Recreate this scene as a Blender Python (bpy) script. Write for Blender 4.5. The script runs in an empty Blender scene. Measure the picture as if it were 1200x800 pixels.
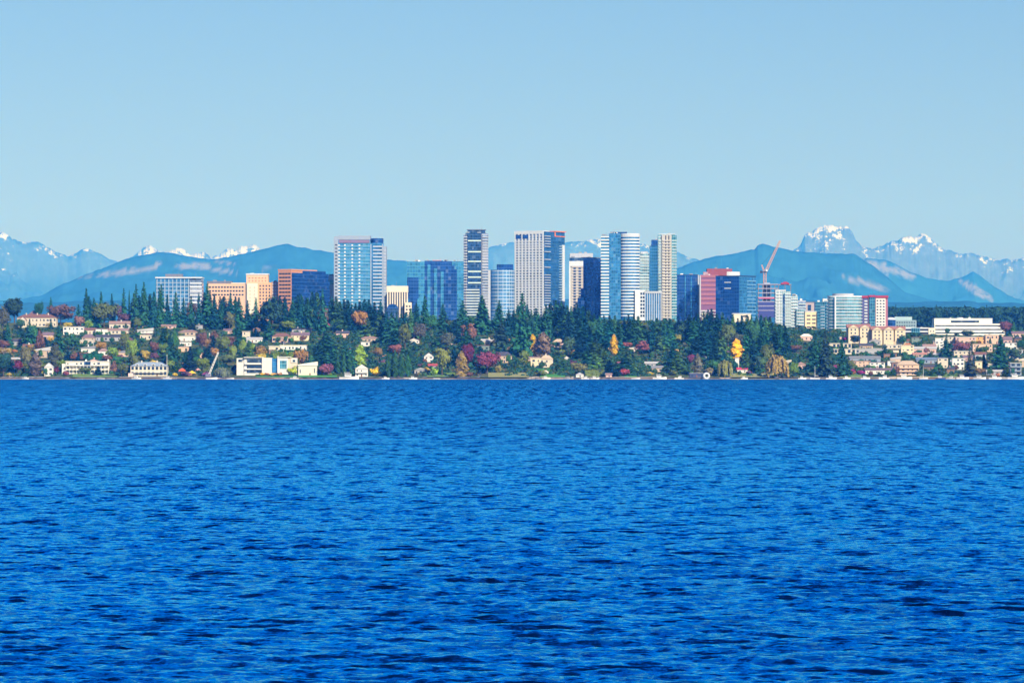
import bpy, math, random
import numpy as np
from mathutils import noise as mnoise, Vector

random.seed(7)
RNG = np.random.default_rng(7)
scene = bpy.context.scene
COL = scene.collection
R = math.radians

# ------------------------------------------------------------------ view constants
F = 5088.0            # focal length in photo pixels (1200 wide)
HOR = 435.5           # photo row of the horizon
CAMH = 6.0            # camera height above the lake, metres
SHORE = 3500.0        # distance of the far shore
SPAN = 600.0          # depth of the hillside

def X_at(px, Y): return (px - 600.0) / F * Y
def Z_at(py, Y): return CAMH + (HOR - py) / F * Y
def lerp(a, b, t): return a + (b - a) * t
def interp(pts, x): return float(np.interp(x, [p[0] for p in pts], [p[1] for p in pts]))

CREST = [(-300, 380), (0, 378), (200, 377), (370, 379), (600, 376), (850, 378), (950, 386), (1050, 391), (1200, 394), (1500, 394)]

def Y_of(px, py):
    """distance at which the hillside shows at photo row py"""
    pt = interp(CREST, px)
    s = (444.0 - py) / (444.0 - pt)
    s = min(max(s, 0.012), 1.0)
    return SHORE + SPAN * s

_cx = [p[0] for p in CREST]; _cy = [p[1] for p in CREST]
def ground_z(X, Y):
    X = np.asarray(X, float); Y = np.asarray(Y, float)
    px = 600 + X / np.maximum(Y, 1) * F
    pt = np.interp(px, _cx, _cy)
    s = np.clip((Y - SHORE) / SPAN, 0, 1)
    py = 444 + (pt - 444) * s
    z = CAMH + (HOR - py) / F * np.minimum(Y, SHORE + SPAN)
    k = np.clip((Y - 4100) / 8000, 0, 1)
    z = z * (1 - k) + 64 * k
    return np.maximum(z, 1.25)

# ------------------------------------------------------------------ tagging helpers
def tag(o, label=None, cat=None, group=None, kind=None):
    if label: o['label'] = label
    if cat: o['category'] = cat
    if group: o['group'] = group
    if kind: o['kind'] = kind
    return o

def empty(name, loc, rz=0.0, label=None, cat=None, group=None):
    o = bpy.data.objects.new(name, None)
    o.empty_display_size = 1
    o.location = loc; o.rotation_euler = (0, 0, rz)
    COL.objects.link(o)
    return tag(o, label, cat, group)

def link_mesh(name, me, parent=None, loc=None):
    o = bpy.data.objects.new(name, me)
    COL.objects.link(o)
    if parent is not None: o.parent = parent
    if loc is not None: o.location = loc
    return o

class MB:
    """collects boxes, prisms and quads into one mesh"""
    def __init__(s): s.v = []; s.f = []
    def poly(s, pts):
        n = len(s.v); s.v += [tuple(p) for p in pts]; s.f.append(tuple(range(n, n + len(pts)))); return s
    def box(s, x0, x1, y0, y1, z0, z1):
        n = len(s.v)
        s.v += [(x0, y0, z0), (x1, y0, z0), (x1, y1, z0), (x0, y1, z0), (x0, y0, z1), (x1, y0, z1), (x1, y1, z1), (x0, y1, z1)]
        s.f += [(n, n+3, n+2, n+1), (n+4, n+5, n+6, n+7), (n, n+1, n+5, n+4), (n+1, n+2, n+6, n+5), (n+2, n+3, n+7, n+6), (n+3, n, n+4, n+7)]
        return s
    def prism(s, poly, z0, z1):
        n = len(s.v); k = len(poly)
        s.v += [(x, y, z0) for x, y in poly] + [(x, y, z1) for x, y in poly]
        s.f.append(tuple(n + i for i in reversed(range(k)))); s.f.append(tuple(n + k + i for i in range(k)))
        for i in range(k):
            j = (i + 1) % k
            s.f.append((n + i, n + j, n + k + j, n + k + i))
        return s
    def tube(s, p0, p1, r0, r1, seg=8):
        p0 = Vector(p0); p1 = Vector(p1); d = (p1 - p0).normalized()
        a = d.orthogonal().normalized(); b = d.cross(a)
        n = len(s.v)
        for p, r in ((p0, r0), (p1, r1)):
            for i in range(seg):
                t = 2 * math.pi * i / seg
                s.v.append(tuple(p + a * math.cos(t) * r + b * math.sin(t) * r))
        for i in range(seg):
            j = (i + 1) % seg
            s.f.append((n + i, n + j, n + seg + j, n + seg + i))
        s.f.append(tuple(n + i for i in reversed(range(seg)))); s.f.append(tuple(n + seg + i for i in range(seg)))
        return s
    def mesh(s, name, mat):
        me = bpy.data.meshes.new(name); me.from_pydata(s.v, [], s.f)
        me.materials.append(mat); me.update(); return me
    def build(s, name, mat, parent=None, loc=None):
        return link_mesh(name, s.mesh(name, mat), parent, loc)

def np_mesh(name, V, Fq, mat, smooth=False):
    """V (n,3), Fq (m,4)"""
    me = bpy.data.meshes.new(name)
    n = len(V); m = len(Fq)
    me.vertices.add(n); me.vertices.foreach_set('co', np.asarray(V, np.float32).ravel())
    me.loops.add(m * 4); me.loops.foreach_set('vertex_index', np.asarray(Fq, np.int32).ravel())
    me.polygons.add(m); me.polygons.foreach_set('loop_start', np.arange(0, m * 4, 4, dtype=np.int32))
    me.polygons.foreach_set('loop_total', np.full(m, 4, np.int32))
    if smooth: me.polygons.foreach_set('use_smooth', np.ones(m, bool))
    me.materials.append(mat)
    me.update(calc_edges=True); me.validate()
    return me

def grid_faces(nr, nc):
    i = np.arange(nr - 1)[:, None] * nc + np.arange(nc - 1)[None, :]
    i = i.ravel()
    return np.stack([i, i + 1, i + nc + 1, i + nc], 1)

# ------------------------------------------------------------------ materials
def new_mat(name):
    m = bpy.data.materials.new(name); m.use_nodes = True
    nt = m.node_tree; b = nt.nodes['Principled BSDF']
    return m, nt, b
def N(nt, typ, **kw):
    n = nt.nodes.new(typ)
    for k, v in kw.items(): setattr(n, k, v)
    return n
def math_n(nt, op, a, b=None, c=None, clamp=False):
    n = N(nt, 'ShaderNodeMath', operation=op, use_clamp=clamp)
    for i, v in enumerate((a, b, c)):
        if v is None: continue
        if isinstance(v, (int, float)): n.inputs[i].default_value = v
        else: nt.links.new(v, n.inputs[i])
    return n.outputs[0]
def mix_rgb(nt, fac, a, b, blend='MIX'):
    n = N(nt, 'ShaderNodeMix', data_type='RGBA', blend_type=blend)
    for key, v in ((0, fac), (6, a), (7, b)):
        if isinstance(v, (int, float)): n.inputs[key].default_value = v
        elif isinstance(v, tuple): n.inputs[key].default_value = (*v[:3], 1)
        else: nt.links.new(v, n.inputs[key])
    return n.outputs[2]
def noise_n(nt, scale, detail=3, rough=.55, vec=None):
    n = N(nt, 'ShaderNodeTexNoise'); n.inputs['Scale'].default_value = scale
    n.inputs['Detail'].default_value = detail; n.inputs['Roughness'].default_value = rough
    if vec is not None: nt.links.new(vec, n.inputs['Vector'])
    return n.outputs['Fac']
def ramp(nt, fac, stops, interp_='LINEAR'):
    n = N(nt, 'ShaderNodeValToRGB'); n.color_ramp.interpolation = interp_
    el = n.color_ramp.elements
    while len(el) < len(stops): el.new(0.5)
    for e, (p, c) in zip(el, stops): e.position = p; e.color = (*c, 1)
    nt.links.new(fac, n.inputs[0]); return n.outputs[0]
def smoothstep(nt, v, lo, hi):
    n = N(nt, 'ShaderNodeMapRange', interpolation_type='SMOOTHSTEP')
    nt.links.new(v, n.inputs[0]); n.inputs[1].default_value = lo; n.inputs[2].default_value = hi
    return n.outputs[0]

_wall = {}
def wall_mat(c, rough=.8, spec=.3):
    """painted or masonry wall with mild weathering"""
    key = (tuple(round(x, 3) for x in c), rough)
    if key in _wall: return _wall[key]
    m, nt, b = new_mat('wall_finish')
    tc = N(nt, 'ShaderNodeTexCoord'); o = tc.outputs['Object']
    f = noise_n(nt, .35, 4, .6, o); f2 = noise_n(nt, 2.2, 2, .5, o)
    v = math_n(nt, 'ADD', math_n(nt, 'MULTIPLY', f, .35), math_n(nt, 'MULTIPLY', f2, .15))
    v = math_n(nt, 'ADD', v, .76)
    comb = N(nt, 'ShaderNodeCombineColor')
    for i in range(3): nt.links.new(v, comb.inputs[i])
    nt.links.new(mix_rgb(nt, 1.0, tuple(c), comb.outputs[0], 'MULTIPLY'), b.inputs['Base Color'])
    b.inputs['Roughness'].default_value = rough; b.inputs['Specular IOR Level'].default_value = spec
    _wall[key] = m; return m

def glass_mat(name, base, span, fh, mw, lf=.18, vf=.08, metallic=.6, rough=.12, var=.5, vline=None):
    """curtain wall: storey lines and mullions with panes that differ slightly"""
    m, nt, b = new_mat(name)
    tc = N(nt, 'ShaderNodeTexCoord'); s = N(nt, 'ShaderNodeSeparateXYZ'); nt.links.new(tc.outputs['Object'], s.inputs[0])
    z = math_n(nt, 'DIVIDE', s.outputs[2], fh)
    h = math_n(nt, 'DIVIDE', math_n(nt, 'ADD', s.outputs[0], s.outputs[1]), mw)
    line = math_n(nt, 'LESS_THAN', math_n(nt, 'FRACT', z), lf)
    vl = math_n(nt, 'LESS_THAN', math_n(nt, 'FRACT', h), vf)
    cc = N(nt, 'ShaderNodeCombineXYZ'); nt.links.new(math_n(nt, 'FLOOR', z), cc.inputs[0]); nt.links.new(math_n(nt, 'FLOOR', h), cc.inputs[1])
    wn = N(nt, 'ShaderNodeTexWhiteNoise', noise_dimensions='3D'); nt.links.new(cc.outputs[0], wn.inputs[0])
    big = noise_n(nt, .035, 3, .5, tc.outputs['Object'])
    v = math_n(nt, 'ADD', math_n(nt, 'MULTIPLY', wn.outputs[0], var), math_n(nt, 'MULTIPLY', big, .8))
    v = math_n(nt, 'ADD', v, 1.0 - var * .5 - .4)
    comb = N(nt, 'ShaderNodeCombineColor')
    for i in range(3): nt.links.new(v, comb.inputs[i])
    g = mix_rgb(nt, 1.0, tuple(base), comb.outputs[0], 'MULTIPLY')
    anyl = math_n(nt, 'MAXIMUM', line, math_n(nt, 'MULTIPLY', vl, .7))
    g = mix_rgb(nt, math_n(nt, 'MULTIPLY', math_n(nt, 'GREATER_THAN', wn.outputs[0], .90), .22), g, (.50, .56, .62))
    nt.links.new(mix_rgb(nt, anyl, g, tuple(span)), b.inputs['Base Color'])
    nt.links.new(math_n(nt, 'MULTIPLY', math_n(nt, 'SUBTRACT', 1.0, anyl), metallic), b.inputs['Metallic'])
    nt.links.new(math_n(nt, 'ADD', math_n(nt, 'MULTIPLY', anyl, .4), rough), b.inputs['Roughness'])
    # panes are never perfectly plumb
    geo = N(nt, 'ShaderNodeNewGeometry')
    sub = N(nt, 'ShaderNodeVectorMath', operation='SUBTRACT'); nt.links.new(wn.outputs[1], sub.inputs[0]); sub.inputs[1].default_value = (.5, .5, .5)
    sc = N(nt, 'ShaderNodeVectorMath', operation='SCALE'); nt.links.new(sub.outputs[0], sc.inputs[0]); sc.inputs['Scale'].default_value = .05
    ad = N(nt, 'ShaderNodeVectorMath', operation='ADD'); nt.links.new(geo.outputs['Normal'], ad.inputs[0]); nt.links.new(sc.outputs[0], ad.inputs[1])
    no = N(nt, 'ShaderNodeVectorMath', operation='NORMALIZE'); nt.links.new(ad.outputs[0], no.inputs[0])
    nt.links.new(no.outputs[0], b.inputs['Normal'])
    return m

def foliage_mat():
    m, nt, b = new_mat('foliage')
    oi = N(nt, 'ShaderNodeObjectInfo'); geo = N(nt, 'ShaderNodeNewGeometry')
    tc = N(nt, 'ShaderNodeTexCoord')
    f = noise_n(nt, .28, 3, .6, geo.outputs['Position'])
    f2 = noise_n(nt, 1.1, 1, .5, geo.outputs['Position'])
    v = math_n(nt, 'ADD', math_n(nt, 'MULTIPLY', f, 1.7), math_n(nt, 'MULTIPLY', f2, .7))
    v = math_n(nt, 'ADD', v, -.18)
    comb = N(nt, 'ShaderNodeCombineColor')
    for i in range(3): nt.links.new(v, comb.inputs[i])
    c = mix_rgb(nt, 1.0, oi.outputs['Color'], comb.outputs[0], 'MULTIPLY')
    nt.links.new(c, b.inputs['Base Color']); b.inputs['Roughness'].default_value = .75
    b.inputs['Specular IOR Level'].default_value = .15
    return m

M = {}
M['foliage'] = foliage_mat()
M['bark'] = wall_mat((.10, .07, .05), .95)
M['window'] = (lambda mt: mt)(glass_mat('window_glass', (.03, .06, .10), (.03, .05, .08), 3.2, 1.6, 0, 0, .2, .12, .6))
M['white'] = wall_mat((.80, .79, .76))
M['dark'] = wall_mat((.04, .045, .06))
M['grey'] = wall_mat((.38, .38, .40))
M['steel'] = wall_mat((.25, .28, .33), .5)

# ------------------------------------------------------------------ sky, sun, camera, air
SUN_EL = 33.0
SUN_AZ_OFF = 27.0     # sun stands behind the viewer, this many degrees to the viewer's right of straight behind
sx, sy = math.sin(R(SUN_AZ_OFF)), -math.cos(R(SUN_AZ_OFF))
to_sun = Vector((sx * math.cos(R(SUN_EL)), sy * math.cos(R(SUN_EL)), math.sin(R(SUN_EL))))
sun = bpy.data.lights.new('sun', 'SUN'); sun.energy = 4.8; sun.angle = R(.5); sun.color = (1, .95, .87)
so = bpy.data.objects.new('sun', sun); COL.objects.link(so)
so.rotation_euler = (-to_sun).to_track_quat('-Z', 'Y').to_euler()

w = bpy.data.worlds.new('World'); scene.world = w; w.use_nodes = True
nt = w.node_tree; bg = nt.nodes['Background']
sky = N(nt, 'ShaderNodeTexSky', sky_type='NISHITA'); sky.sun_disc = False
sky.sun_elevation = R(SUN_EL); sky.sun_rotation = math.atan2(to_sun.x, to_sun.y)
sky.altitude = 10; sky.air_density = 1.0; sky.dust_density = 0.6; sky.ozone_density = 3.5
hsv = N(nt, 'ShaderNodeHueSaturation'); hsv.inputs['Saturation'].default_value = 1.15
nt.links.new(sky.outputs[0], hsv.inputs['Color'])
nt.links.new(mix_rgb(nt, 1.0, hsv.outputs[0], (.71, .75, .94), 'MULTIPLY'), bg.inputs[0]); bg.inputs[1].default_value = .072

cam = bpy.data.cameras.new('camera'); co = bpy.data.objects.new('camera', cam); COL.objects.link(co)
cam.sensor_width = 36; cam.lens = 36 * F / 1200; cam.sensor_fit = 'HORIZONTAL'
co.location = (0, 0, CAMH); co.rotation_euler = (R(90), 0, 0)
cam.shift_y = (HOR - 400) / 1200
cam.clip_start = 1; cam.clip_end = 200000
scene.camera = co

hz = bpy.data.materials.new('haze_air'); hz.use_nodes = True
nt = hz.node_tree; nt.nodes.remove(nt.nodes['Principled BSDF'])
pv = N(nt, 'ShaderNodeVolumePrincipled'); pv.inputs['Color'].default_value = (.035, .275, 1.0, 1); pv.inputs['Absorption Color'].default_value = (1, 1, 1, 1)
pv.inputs['Density'].default_value = 3.9e-5; pv.inputs['Anisotropy'].default_value = -.15
nt.links.new(pv.outputs[0], nt.nodes['Material Output'].inputs['Volume'])
HZ = MB().box(-26000, 26000, -9000, 74000, -4, 2700).build('haze', hz)
tag(HZ, kind='stuff')

# ------------------------------------------------------------------ lake
def water_mat():
    m, nt, b = new_mat('lake_water'); nt.nodes.remove(b)
    geo = N(nt, 'ShaderNodeNewGeometry')
    def an(sx_, sy_, det=3, rough=.6, off=0):
        mp = N(nt, 'ShaderNodeMapping'); nt.links.new(geo.outputs['Position'], mp.inputs[0]); mp.inputs['Rotation'].default_value = (0, 0, R(4)); mp.inputs['Scale'].default_value = (1 / sx_, 1 / sy_, 1); mp.inputs['Location'].default_value = (off, off * 2, 0)
        return math_n(nt, 'SUBTRACT', noise_n(nt, 1.0, det, rough, mp.outputs[0]), .5)
    def add(*t):
        r = t[0]
        for x in t[1:]: r = math_n(nt, 'ADD', r, x)
        return r
    mul = lambda x, k: math_n(nt, 'MULTIPLY', x, k)
    # slope of the small chop that the mesh does not carry, drawn out in wind lanes of several lengths
    sy_ = N(nt, 'ShaderNodeSeparateXYZ'); nt.links.new(geo.outputs['Position'], sy_.inputs[0]); Yw = sy_.outputs[1]
    w1 = smoothstep(nt, Yw, 110, 230); w2 = smoothstep(nt, Yw, 230, 520); w3 = smoothstep(nt, Yw, 620, 1400)
    ty = add(mul(an(.45, .5, 3, .7), .80), mul(an(1.3, 1.4, 5, .70, 3), 1.7), mul(an(7, 5, 3, .6, 61), .62), mul(mul(an(1.6, 8, 4, .70, 7), 1.0), w1), mul(mul(an(1.9, 30, 4, .72, 13), 1.5), w2), mul(mul(an(2.4, 120, 4, .74, 29), 1.7), w3))
    tx = add(mul(an(.6, .8, 4, .7, 41), .40), mul(an(2.5, 6, 3, .6, 53), .2))
    cx = N(nt, 'ShaderNodeCombineXYZ'); nt.links.new(tx, cx.inputs[0]); lean = add(mul(w2, .06), mul(w3, .06), mul(smoothstep(nt, Yw, 80, 210), .035)); ty = math_n(nt, 'ADD', ty, .035); nt.links.new(math_n(nt, 'SUBTRACT', math_n(nt, 'SUBTRACT', ty, .02), lean), cx.inputs[1])
    ad = N(nt, 'ShaderNodeVectorMath', operation='ADD'); nt.links.new(geo.outputs['Normal'], ad.inputs[0]); nt.links.new(cx.outputs[0], ad.inputs[1])
    no = N(nt, 'ShaderNodeVectorMath', operation='NORMALIZE'); nt.links.new(ad.outputs[0], no.inputs[0]); nrm = no.outputs[0]
    fr = N(nt, 'ShaderNodeFresnel'); fr.inputs[0].default_value = 1.333; nt.links.new(nrm, fr.inputs['Normal'])
    d = N(nt, 'ShaderNodeBsdfDiffuse'); d.inputs['Color'].default_value = (.0, .004, .030, 1); nt.links.new(nrm, d.inputs['Normal'])
    g = N(nt, 'ShaderNodeBsdfAnisotropic'); nt.links.new(ramp(nt, fr.outputs[0], [(.0, (.0, .41, 1.0)), (.5, (.0, .47, 1.0)), (.78, (.01, .62, 1.0)), (.94, (.42, .88, 1.0))]), g.inputs['Color']); g.inputs['Roughness'].default_value = .12; nt.links.new(nrm, g.inputs['Normal'])
    mx = N(nt, 'ShaderNodeMixShader'); nt.links.new(smoothstep(nt, fr.outputs[0], -.01, .38), mx.inputs[0]); nt.links.new(d.outputs[0], mx.inputs[1]); nt.links.new(g.outputs[0], mx.inputs[2])
    nt.links.new(mx.outputs[0], nt.nodes['Material Output'].inputs['Surface'])
    return m
M['water'] = water_mat()

def make_lake():
    rows = []
    y = 40.0
    while y < SHORE + 4:
        rows.append(y); y += max(.10, y * y / (CAMH * F) * .55)
    rows.append(SHORE + 4)
    ys = np.array(rows); nr = len(ys)
    us = np.linspace(-.12, 1.12, 1300)
    core = (us[None, :] * 1200 - 600) / F * ys[:, None]
    q = (np.arange(1, 231) / 230.0) ** 1.25          # the water goes on well to either side
    side = q[None, :] * (95 + ys[:, None] * .03)
    Xg = np.concatenate([core[:, :1] - side[:, ::-1], core, core[:, -1:] + side], 1); nc = Xg.shape[1]
    Yg = np.repeat(ys[:, None], nc, 1)
    dy = np.maximum(.10, ys * ys / (CAMH * F) * .55)[:, None]
    Zg = np.zeros_like(Xg); DX = np.zeros_like(Xg)
    rng = np.random.default_rng(3)
    wind = R(262)                           # wind blowing toward the viewer, a little from one side
    # patchiness of the chop, gusts
    def lf(seed, sc):
        r = np.random.default_rng(seed); out = np.zeros_like(Xg)
        for k in range(9):
            a = r.uniform(0, 2 * math.pi); kk = 2 * math.pi / (sc * r.uniform(.6, 1.8))
            out += np.sin((Xg * math.cos(a) + Yg * math.sin(a) * .6) * kk + r.uniform(0, 6.3))
        return out / 3
    gust = np.clip(1 + .12 * lf(11, 38) + .15 * lf(12, 9), .5, 1.6)
    for k in range(70):
        lam = .34 * (13.0 ** (k / 69.0)) * rng.uniform(.92, 1.08)       # .34 .. 4.4 m
        th = wind + rng.normal(0, .50)
        kx, ky = math.cos(th) * 2 * math.pi / lam, math.sin(th) * 2 * math.pi / lam
        amp = .0048 * lam ** .80 * math.exp(-(lam / 4.0) ** 2)
        ph = rng.uniform(0, 2 * math.pi)
        fade = np.clip((lam / dy - .45) / 1.0, .35 if lam > .9 else 0, 1)
        p = Xg * kx + Yg * ky + ph
        s = np.sin(p)
        Zg += amp * fade * (s + .25 * np.cos(2 * p))
        DX += -amp * fade * np.cos(p) * math.cos(th) * .8
    Zg *= gust
    V = np.stack([Xg + DX, Yg, Zg], 2).reshape(-1, 3)
    me = np_mesh('lake', V, grid_faces(nr, nc), M['water'], True)
    o = link_mesh('lake', me); tag(o, kind='structure')
    # the rest of the lake, all round
    m2 = MB()
    L = 8500
    m2.poly([(-L, -L, -.3), (L, -L, -.3), (L, SHORE + 20, -.3), (-L, SHORE + 20, -.3)])
    o2 = m2.build('lake_surface', M['water']); tag(o2, kind='structure')
make_lake()

# ------------------------------------------------------------------ terrain
def ground_mat():
    m, nt, b = new_mat('hillside_ground')
    geo = N(nt, 'ShaderNodeNewGeometry')
    a = noise_n(nt, .03, 4, .6, geo.outputs['Position']); c = noise_n(nt, .25, 4, .65, geo.outputs['Position'])
    v = math_n(nt, 'ADD', math_n(nt, 'MULTIPLY', a, .5), math_n(nt, 'MULTIPLY', c, .5))
    col = ramp(nt, v, [(.32, (.018, .04, .02)), (.45, (.045, .085, .025)), (.53, (.09, .12, .04)), (.62, (.16, .13, .08)), (.72, (.2, .17, .12))])
    nt.links.new(col, b.inputs['Base Color']); b.inputs['Roughness'].default_value = .95
    b.inputs['Specular IOR Level'].default_value = .1
    return m
M['ground'] = ground_mat()
def make_ground():
    ys = np.concatenate([np.linspace(SHORE, 4120, 120), np.linspace(4150, 6500, 40), np.linspace(7000, 60000, 40)])
    us = np.linspace(-600, 1800, 200)
    Xg = (us[None, :] - 600) / F * ys[:, None]; Yg = np.repeat(ys[:, None], len(us), 1)
    Zg = ground_z(Xg, Yg)
    lump = np.array([[mnoise.noise((x * .012, y * .012, 3)) for x, y in zip(rx, ry)] for rx, ry in zip(Xg, Yg)])
    Zg = np.where(Yg > SHORE + 15, np.maximum(Zg + lump * .3, 1.2), Zg)
    V = np.stack([Xg, Yg, Zg], 2).reshape(-1, 3)
    o = link_mesh('terrain', np_mesh('terrain', V, grid_faces(len(ys), len(us)), M['ground'], True)); tag(o, kind='structure')
    # the ground either side of the fan, so the land goes on
    s = MB()
    s.poly([(-20000, SHORE + 6, .9), (20000, SHORE + 6, .9), (20000, 60000, 30), (-20000, 60000, 30)])
    o = s.build('ground', M['ground']); tag(o, kind='structure')
make_ground()

# ------------------------------------------------------------------ mountains
def mountain_mat(name, rock, forest, treeline, snow_at, snow_range, snow_amt, cut_col=(.21, .22, .24)):
    m, nt, b = new_mat(name)
    geo = N(nt, 'ShaderNodeNewGeometry'); s = N(nt, 'ShaderNodeSeparateXYZ'); nt.links.new(geo.outputs['Position'], s.inputs[0])
    z = s.outputs[2]
    n1 = noise_n(nt, .0016, 6, .62, geo.outputs['Position']); n2 = noise_n(nt, .010, 7, .72, geo.outputs['Position'])
    zz = math_n(nt, 'ADD', z, math_n(nt, 'MULTIPLY', math_n(nt, 'SUBTRACT', n1, .5), 500.0))
    fr = smoothstep(nt, zz, treeline - 120, treeline + 160)
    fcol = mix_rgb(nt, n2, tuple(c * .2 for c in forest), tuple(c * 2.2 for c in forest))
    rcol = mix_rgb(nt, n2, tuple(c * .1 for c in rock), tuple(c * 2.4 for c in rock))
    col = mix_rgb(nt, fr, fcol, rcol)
    at = N(nt, 'ShaderNodeAttribute'); at.attribute_name = 'cut'
    cf = math_n(nt, 'MULTIPLY', at.outputs['Fac'], smoothstep(nt, n2, .30, .52))
    col = mix_rgb(nt, cf, col, cut_col)
    if snow_amt > 0:
        ns = N(nt, 'ShaderNodeSeparateXYZ'); nt.links.new(geo.outputs['Normal'], ns.inputs[0])
        f = math_n(nt, 'DIVIDE', math_n(nt, 'SUBTRACT', z, snow_at), snow_range)
        f = math_n(nt, 'ADD', f, math_n(nt, 'MULTIPLY', math_n(nt, 'SUBTRACT', n2, .5), 5.5))
        f = math_n(nt, 'ADD', f, math_n(nt, 'MULTIPLY', math_n(nt, 'SUBTRACT', n1, .5), 3.0))
        f = math_n(nt, 'ADD', f, math_n(nt, 'MULTIPLY', math_n(nt, 'SUBTRACT', ns.outputs[2], .72), 1.2))
        sf = math_n(nt, 'MULTIPLY', smoothstep(nt, f, .38, .95), snow_amt)
        col = mix_rgb(nt, sf, col, (.74, .77, .82))
    nt.links.new(col, b.inputs['Base Color']); b.inputs['Roughness'].default_value = .95; b.inputs['Specular IOR Level'].default_value = .05
    return m

def mountain(name, prof, Y0, front, back, mat, jag, spur, seed, nu=300, nv=70, base_py=398, cuts=(), craggy=1.0, freq=1.0):
    px0, px1 = prof[0][0], prof[-1][0]
    us = np.linspace(px0, px1, nu); vs = np.concatenate([np.linspace(-1, 0, nv), np.linspace(.08, 1, 14)])
    V = np.zeros((len(vs), nu, 3)); cut = np.zeros((len(vs), nu))
    zb = 20.0
    cr = np.interp(us, [p[0] for p in prof], [p[1] for p in prof])
    k = np.array([mnoise.fractal((u * .05 * freq, seed, 0), .75, 2.1, 6) for u in us])
    cr = cr - k * jag
    for i, v in enumerate(vs):
        t = abs(v)
        Yv = Y0 + (v * front if v < 0 else v * back)
        for j, u in enumerate(us):
            hc = Z_at(cr[j], Y0) - zb
            X = X_at(u, Y0)                         # spurs run toward the viewer
            dw = Yv - Y0
            Xs = X + 2.2 * mnoise.noise((X * .00016, seed, 0)) * dw + 700 * mnoise.noise((X * .0006, Yv * .0006, seed))
            q = mnoise.ridged_multi_fractal((Xs * .00036 * freq, Yv * .00034 * freq, seed * 1.7), .9, 2.1, 5, 1.0, 2.0)
            q = max(0.0, min(2.0, q)) / 2.0
            e = (1 - t) ** (1.05 * craggy)
            q2 = mnoise.ridged_multi_fractal((Xs * .0013 * freq, Yv * .0016 * freq, seed * 2.7), .9, 2.1, 3, 1.0, 2.0)
            q2 = max(0.0, min(2.0, q2)) / 2.0
            h = hc * max(0.0, e * (1 - spur * (.45 * min(1, t * 5) * (1 - q) + .26 * min(1, t * 14) * (1 - q2))))
            V[i, j] = (X_at(u, Yv) if v >= 0 else lerp(X, X_at(u, Yv), .55), Yv, zb + h)
            if cuts:
                ppx = 600 + V[i, j, 0] / Yv * F; ppy = HOR - (V[i, j, 2] - CAMH) / Yv * F
                for (x0, y0, x1, y1, hw) in cuts:
                    if x0 <= ppx <= x1:
                        s = (ppx - x0) / (x1 - x0)
                        wv = hw * (math.sin(math.pi * min(1, max(0, s))) ** .5) * (1 + .5 * mnoise.noise((ppx * .15, 2, seed)))
                        d = abs(ppy - lerp(y0, y1, s) + .9 * mnoise.noise((ppx * .05, 9, seed)))
                        cut[i, j] = max(cut[i, j], min(1.0, max(0.0, (wv - d) / 1.6)))
    me = np_mesh(name, V.reshape(-1, 3), grid_faces(len(vs), nu), mat, True)
    at = me.attributes.new('cut', 'FLOAT', 'POINT'); at.data.foreach_set('value', cut.ravel().astype(np.float32))
    o = link_mesh(name, me); tag(o, kind='structure'); return o

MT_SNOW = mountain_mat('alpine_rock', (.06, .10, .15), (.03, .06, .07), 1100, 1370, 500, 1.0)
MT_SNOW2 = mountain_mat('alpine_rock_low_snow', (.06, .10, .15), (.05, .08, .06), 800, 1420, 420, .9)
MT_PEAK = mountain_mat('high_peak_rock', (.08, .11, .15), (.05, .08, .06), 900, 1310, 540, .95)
MT_FOOT = mountain_mat('foothill_forest', (.10, .10, .09), (.018, .080, .13), 3000, 9000, 100, 0.0)  # blue added to the forest colour stands for distant haze

mountain('mountain_range', [(-60, 268), (-20, 262), (0, 271), (8, 275), (14, 281), (30, 283), (45, 284), (58, 291), (70, 297), (80, 300), (95, 293), (103, 291), (116, 297), (130, 304), (150, 312), (200, 325), (260, 340)],
         52000, 6500, 3500, MT_SNOW, 2.4, 1.6, 1, 300, 90)
mountain('mountain_range', [(140, 312), (152, 301), (158, 298), (166, 293), (171, 289), (176, 286), (181, 289), (187, 294), (196, 296), (205, 292), (211, 290), (217, 293), (224, 300), (232, 297), (240, 296), (248, 301), (258, 299), (266, 292), (272, 289), (277, 292), (283, 289), (290, 288), (297, 287), (303, 291), (312, 297), (340, 320)],
         57000, 5000, 3000, MT_PEAK, 3.0, 1.5, 2, 320, 60, freq=1.5)
mountain('mountain_range', [(470, 322), (520, 311), (548, 308), (575, 289), (590, 285), (603, 284), (625, 290), (650, 288), (665, 283), (685, 282), (700, 279), (720, 281), (745, 284), (770, 290), (796, 297), (815, 303), (860, 320)],
         52000, 6000, 3500, MT_SNOW2, 2.4, 1.6, 5, 300, 80)
mountain('mountain_range', [(905, 315), (928, 297), (936, 288), (943, 277), (950, 270), (958, 267), (966, 265), (974, 264), (984, 264), (992, 267), (998, 272), (1003, 280), (1010, 288), (1022, 291), (1036, 287), (1048, 282), (1060, 279), (1070, 276), (1079, 273), (1085, 275), (1092, 281), (1100, 287), (1108, 294), (1120, 296), (1140, 297), (1155, 301), (1170, 304), (1185, 305), (1200, 303), (1230, 296), (1270, 310)],
         52000, 6500, 3500, MT_PEAK, 3.2, 1.7, 8, 460, 120, craggy=.95, freq=1.5)
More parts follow.
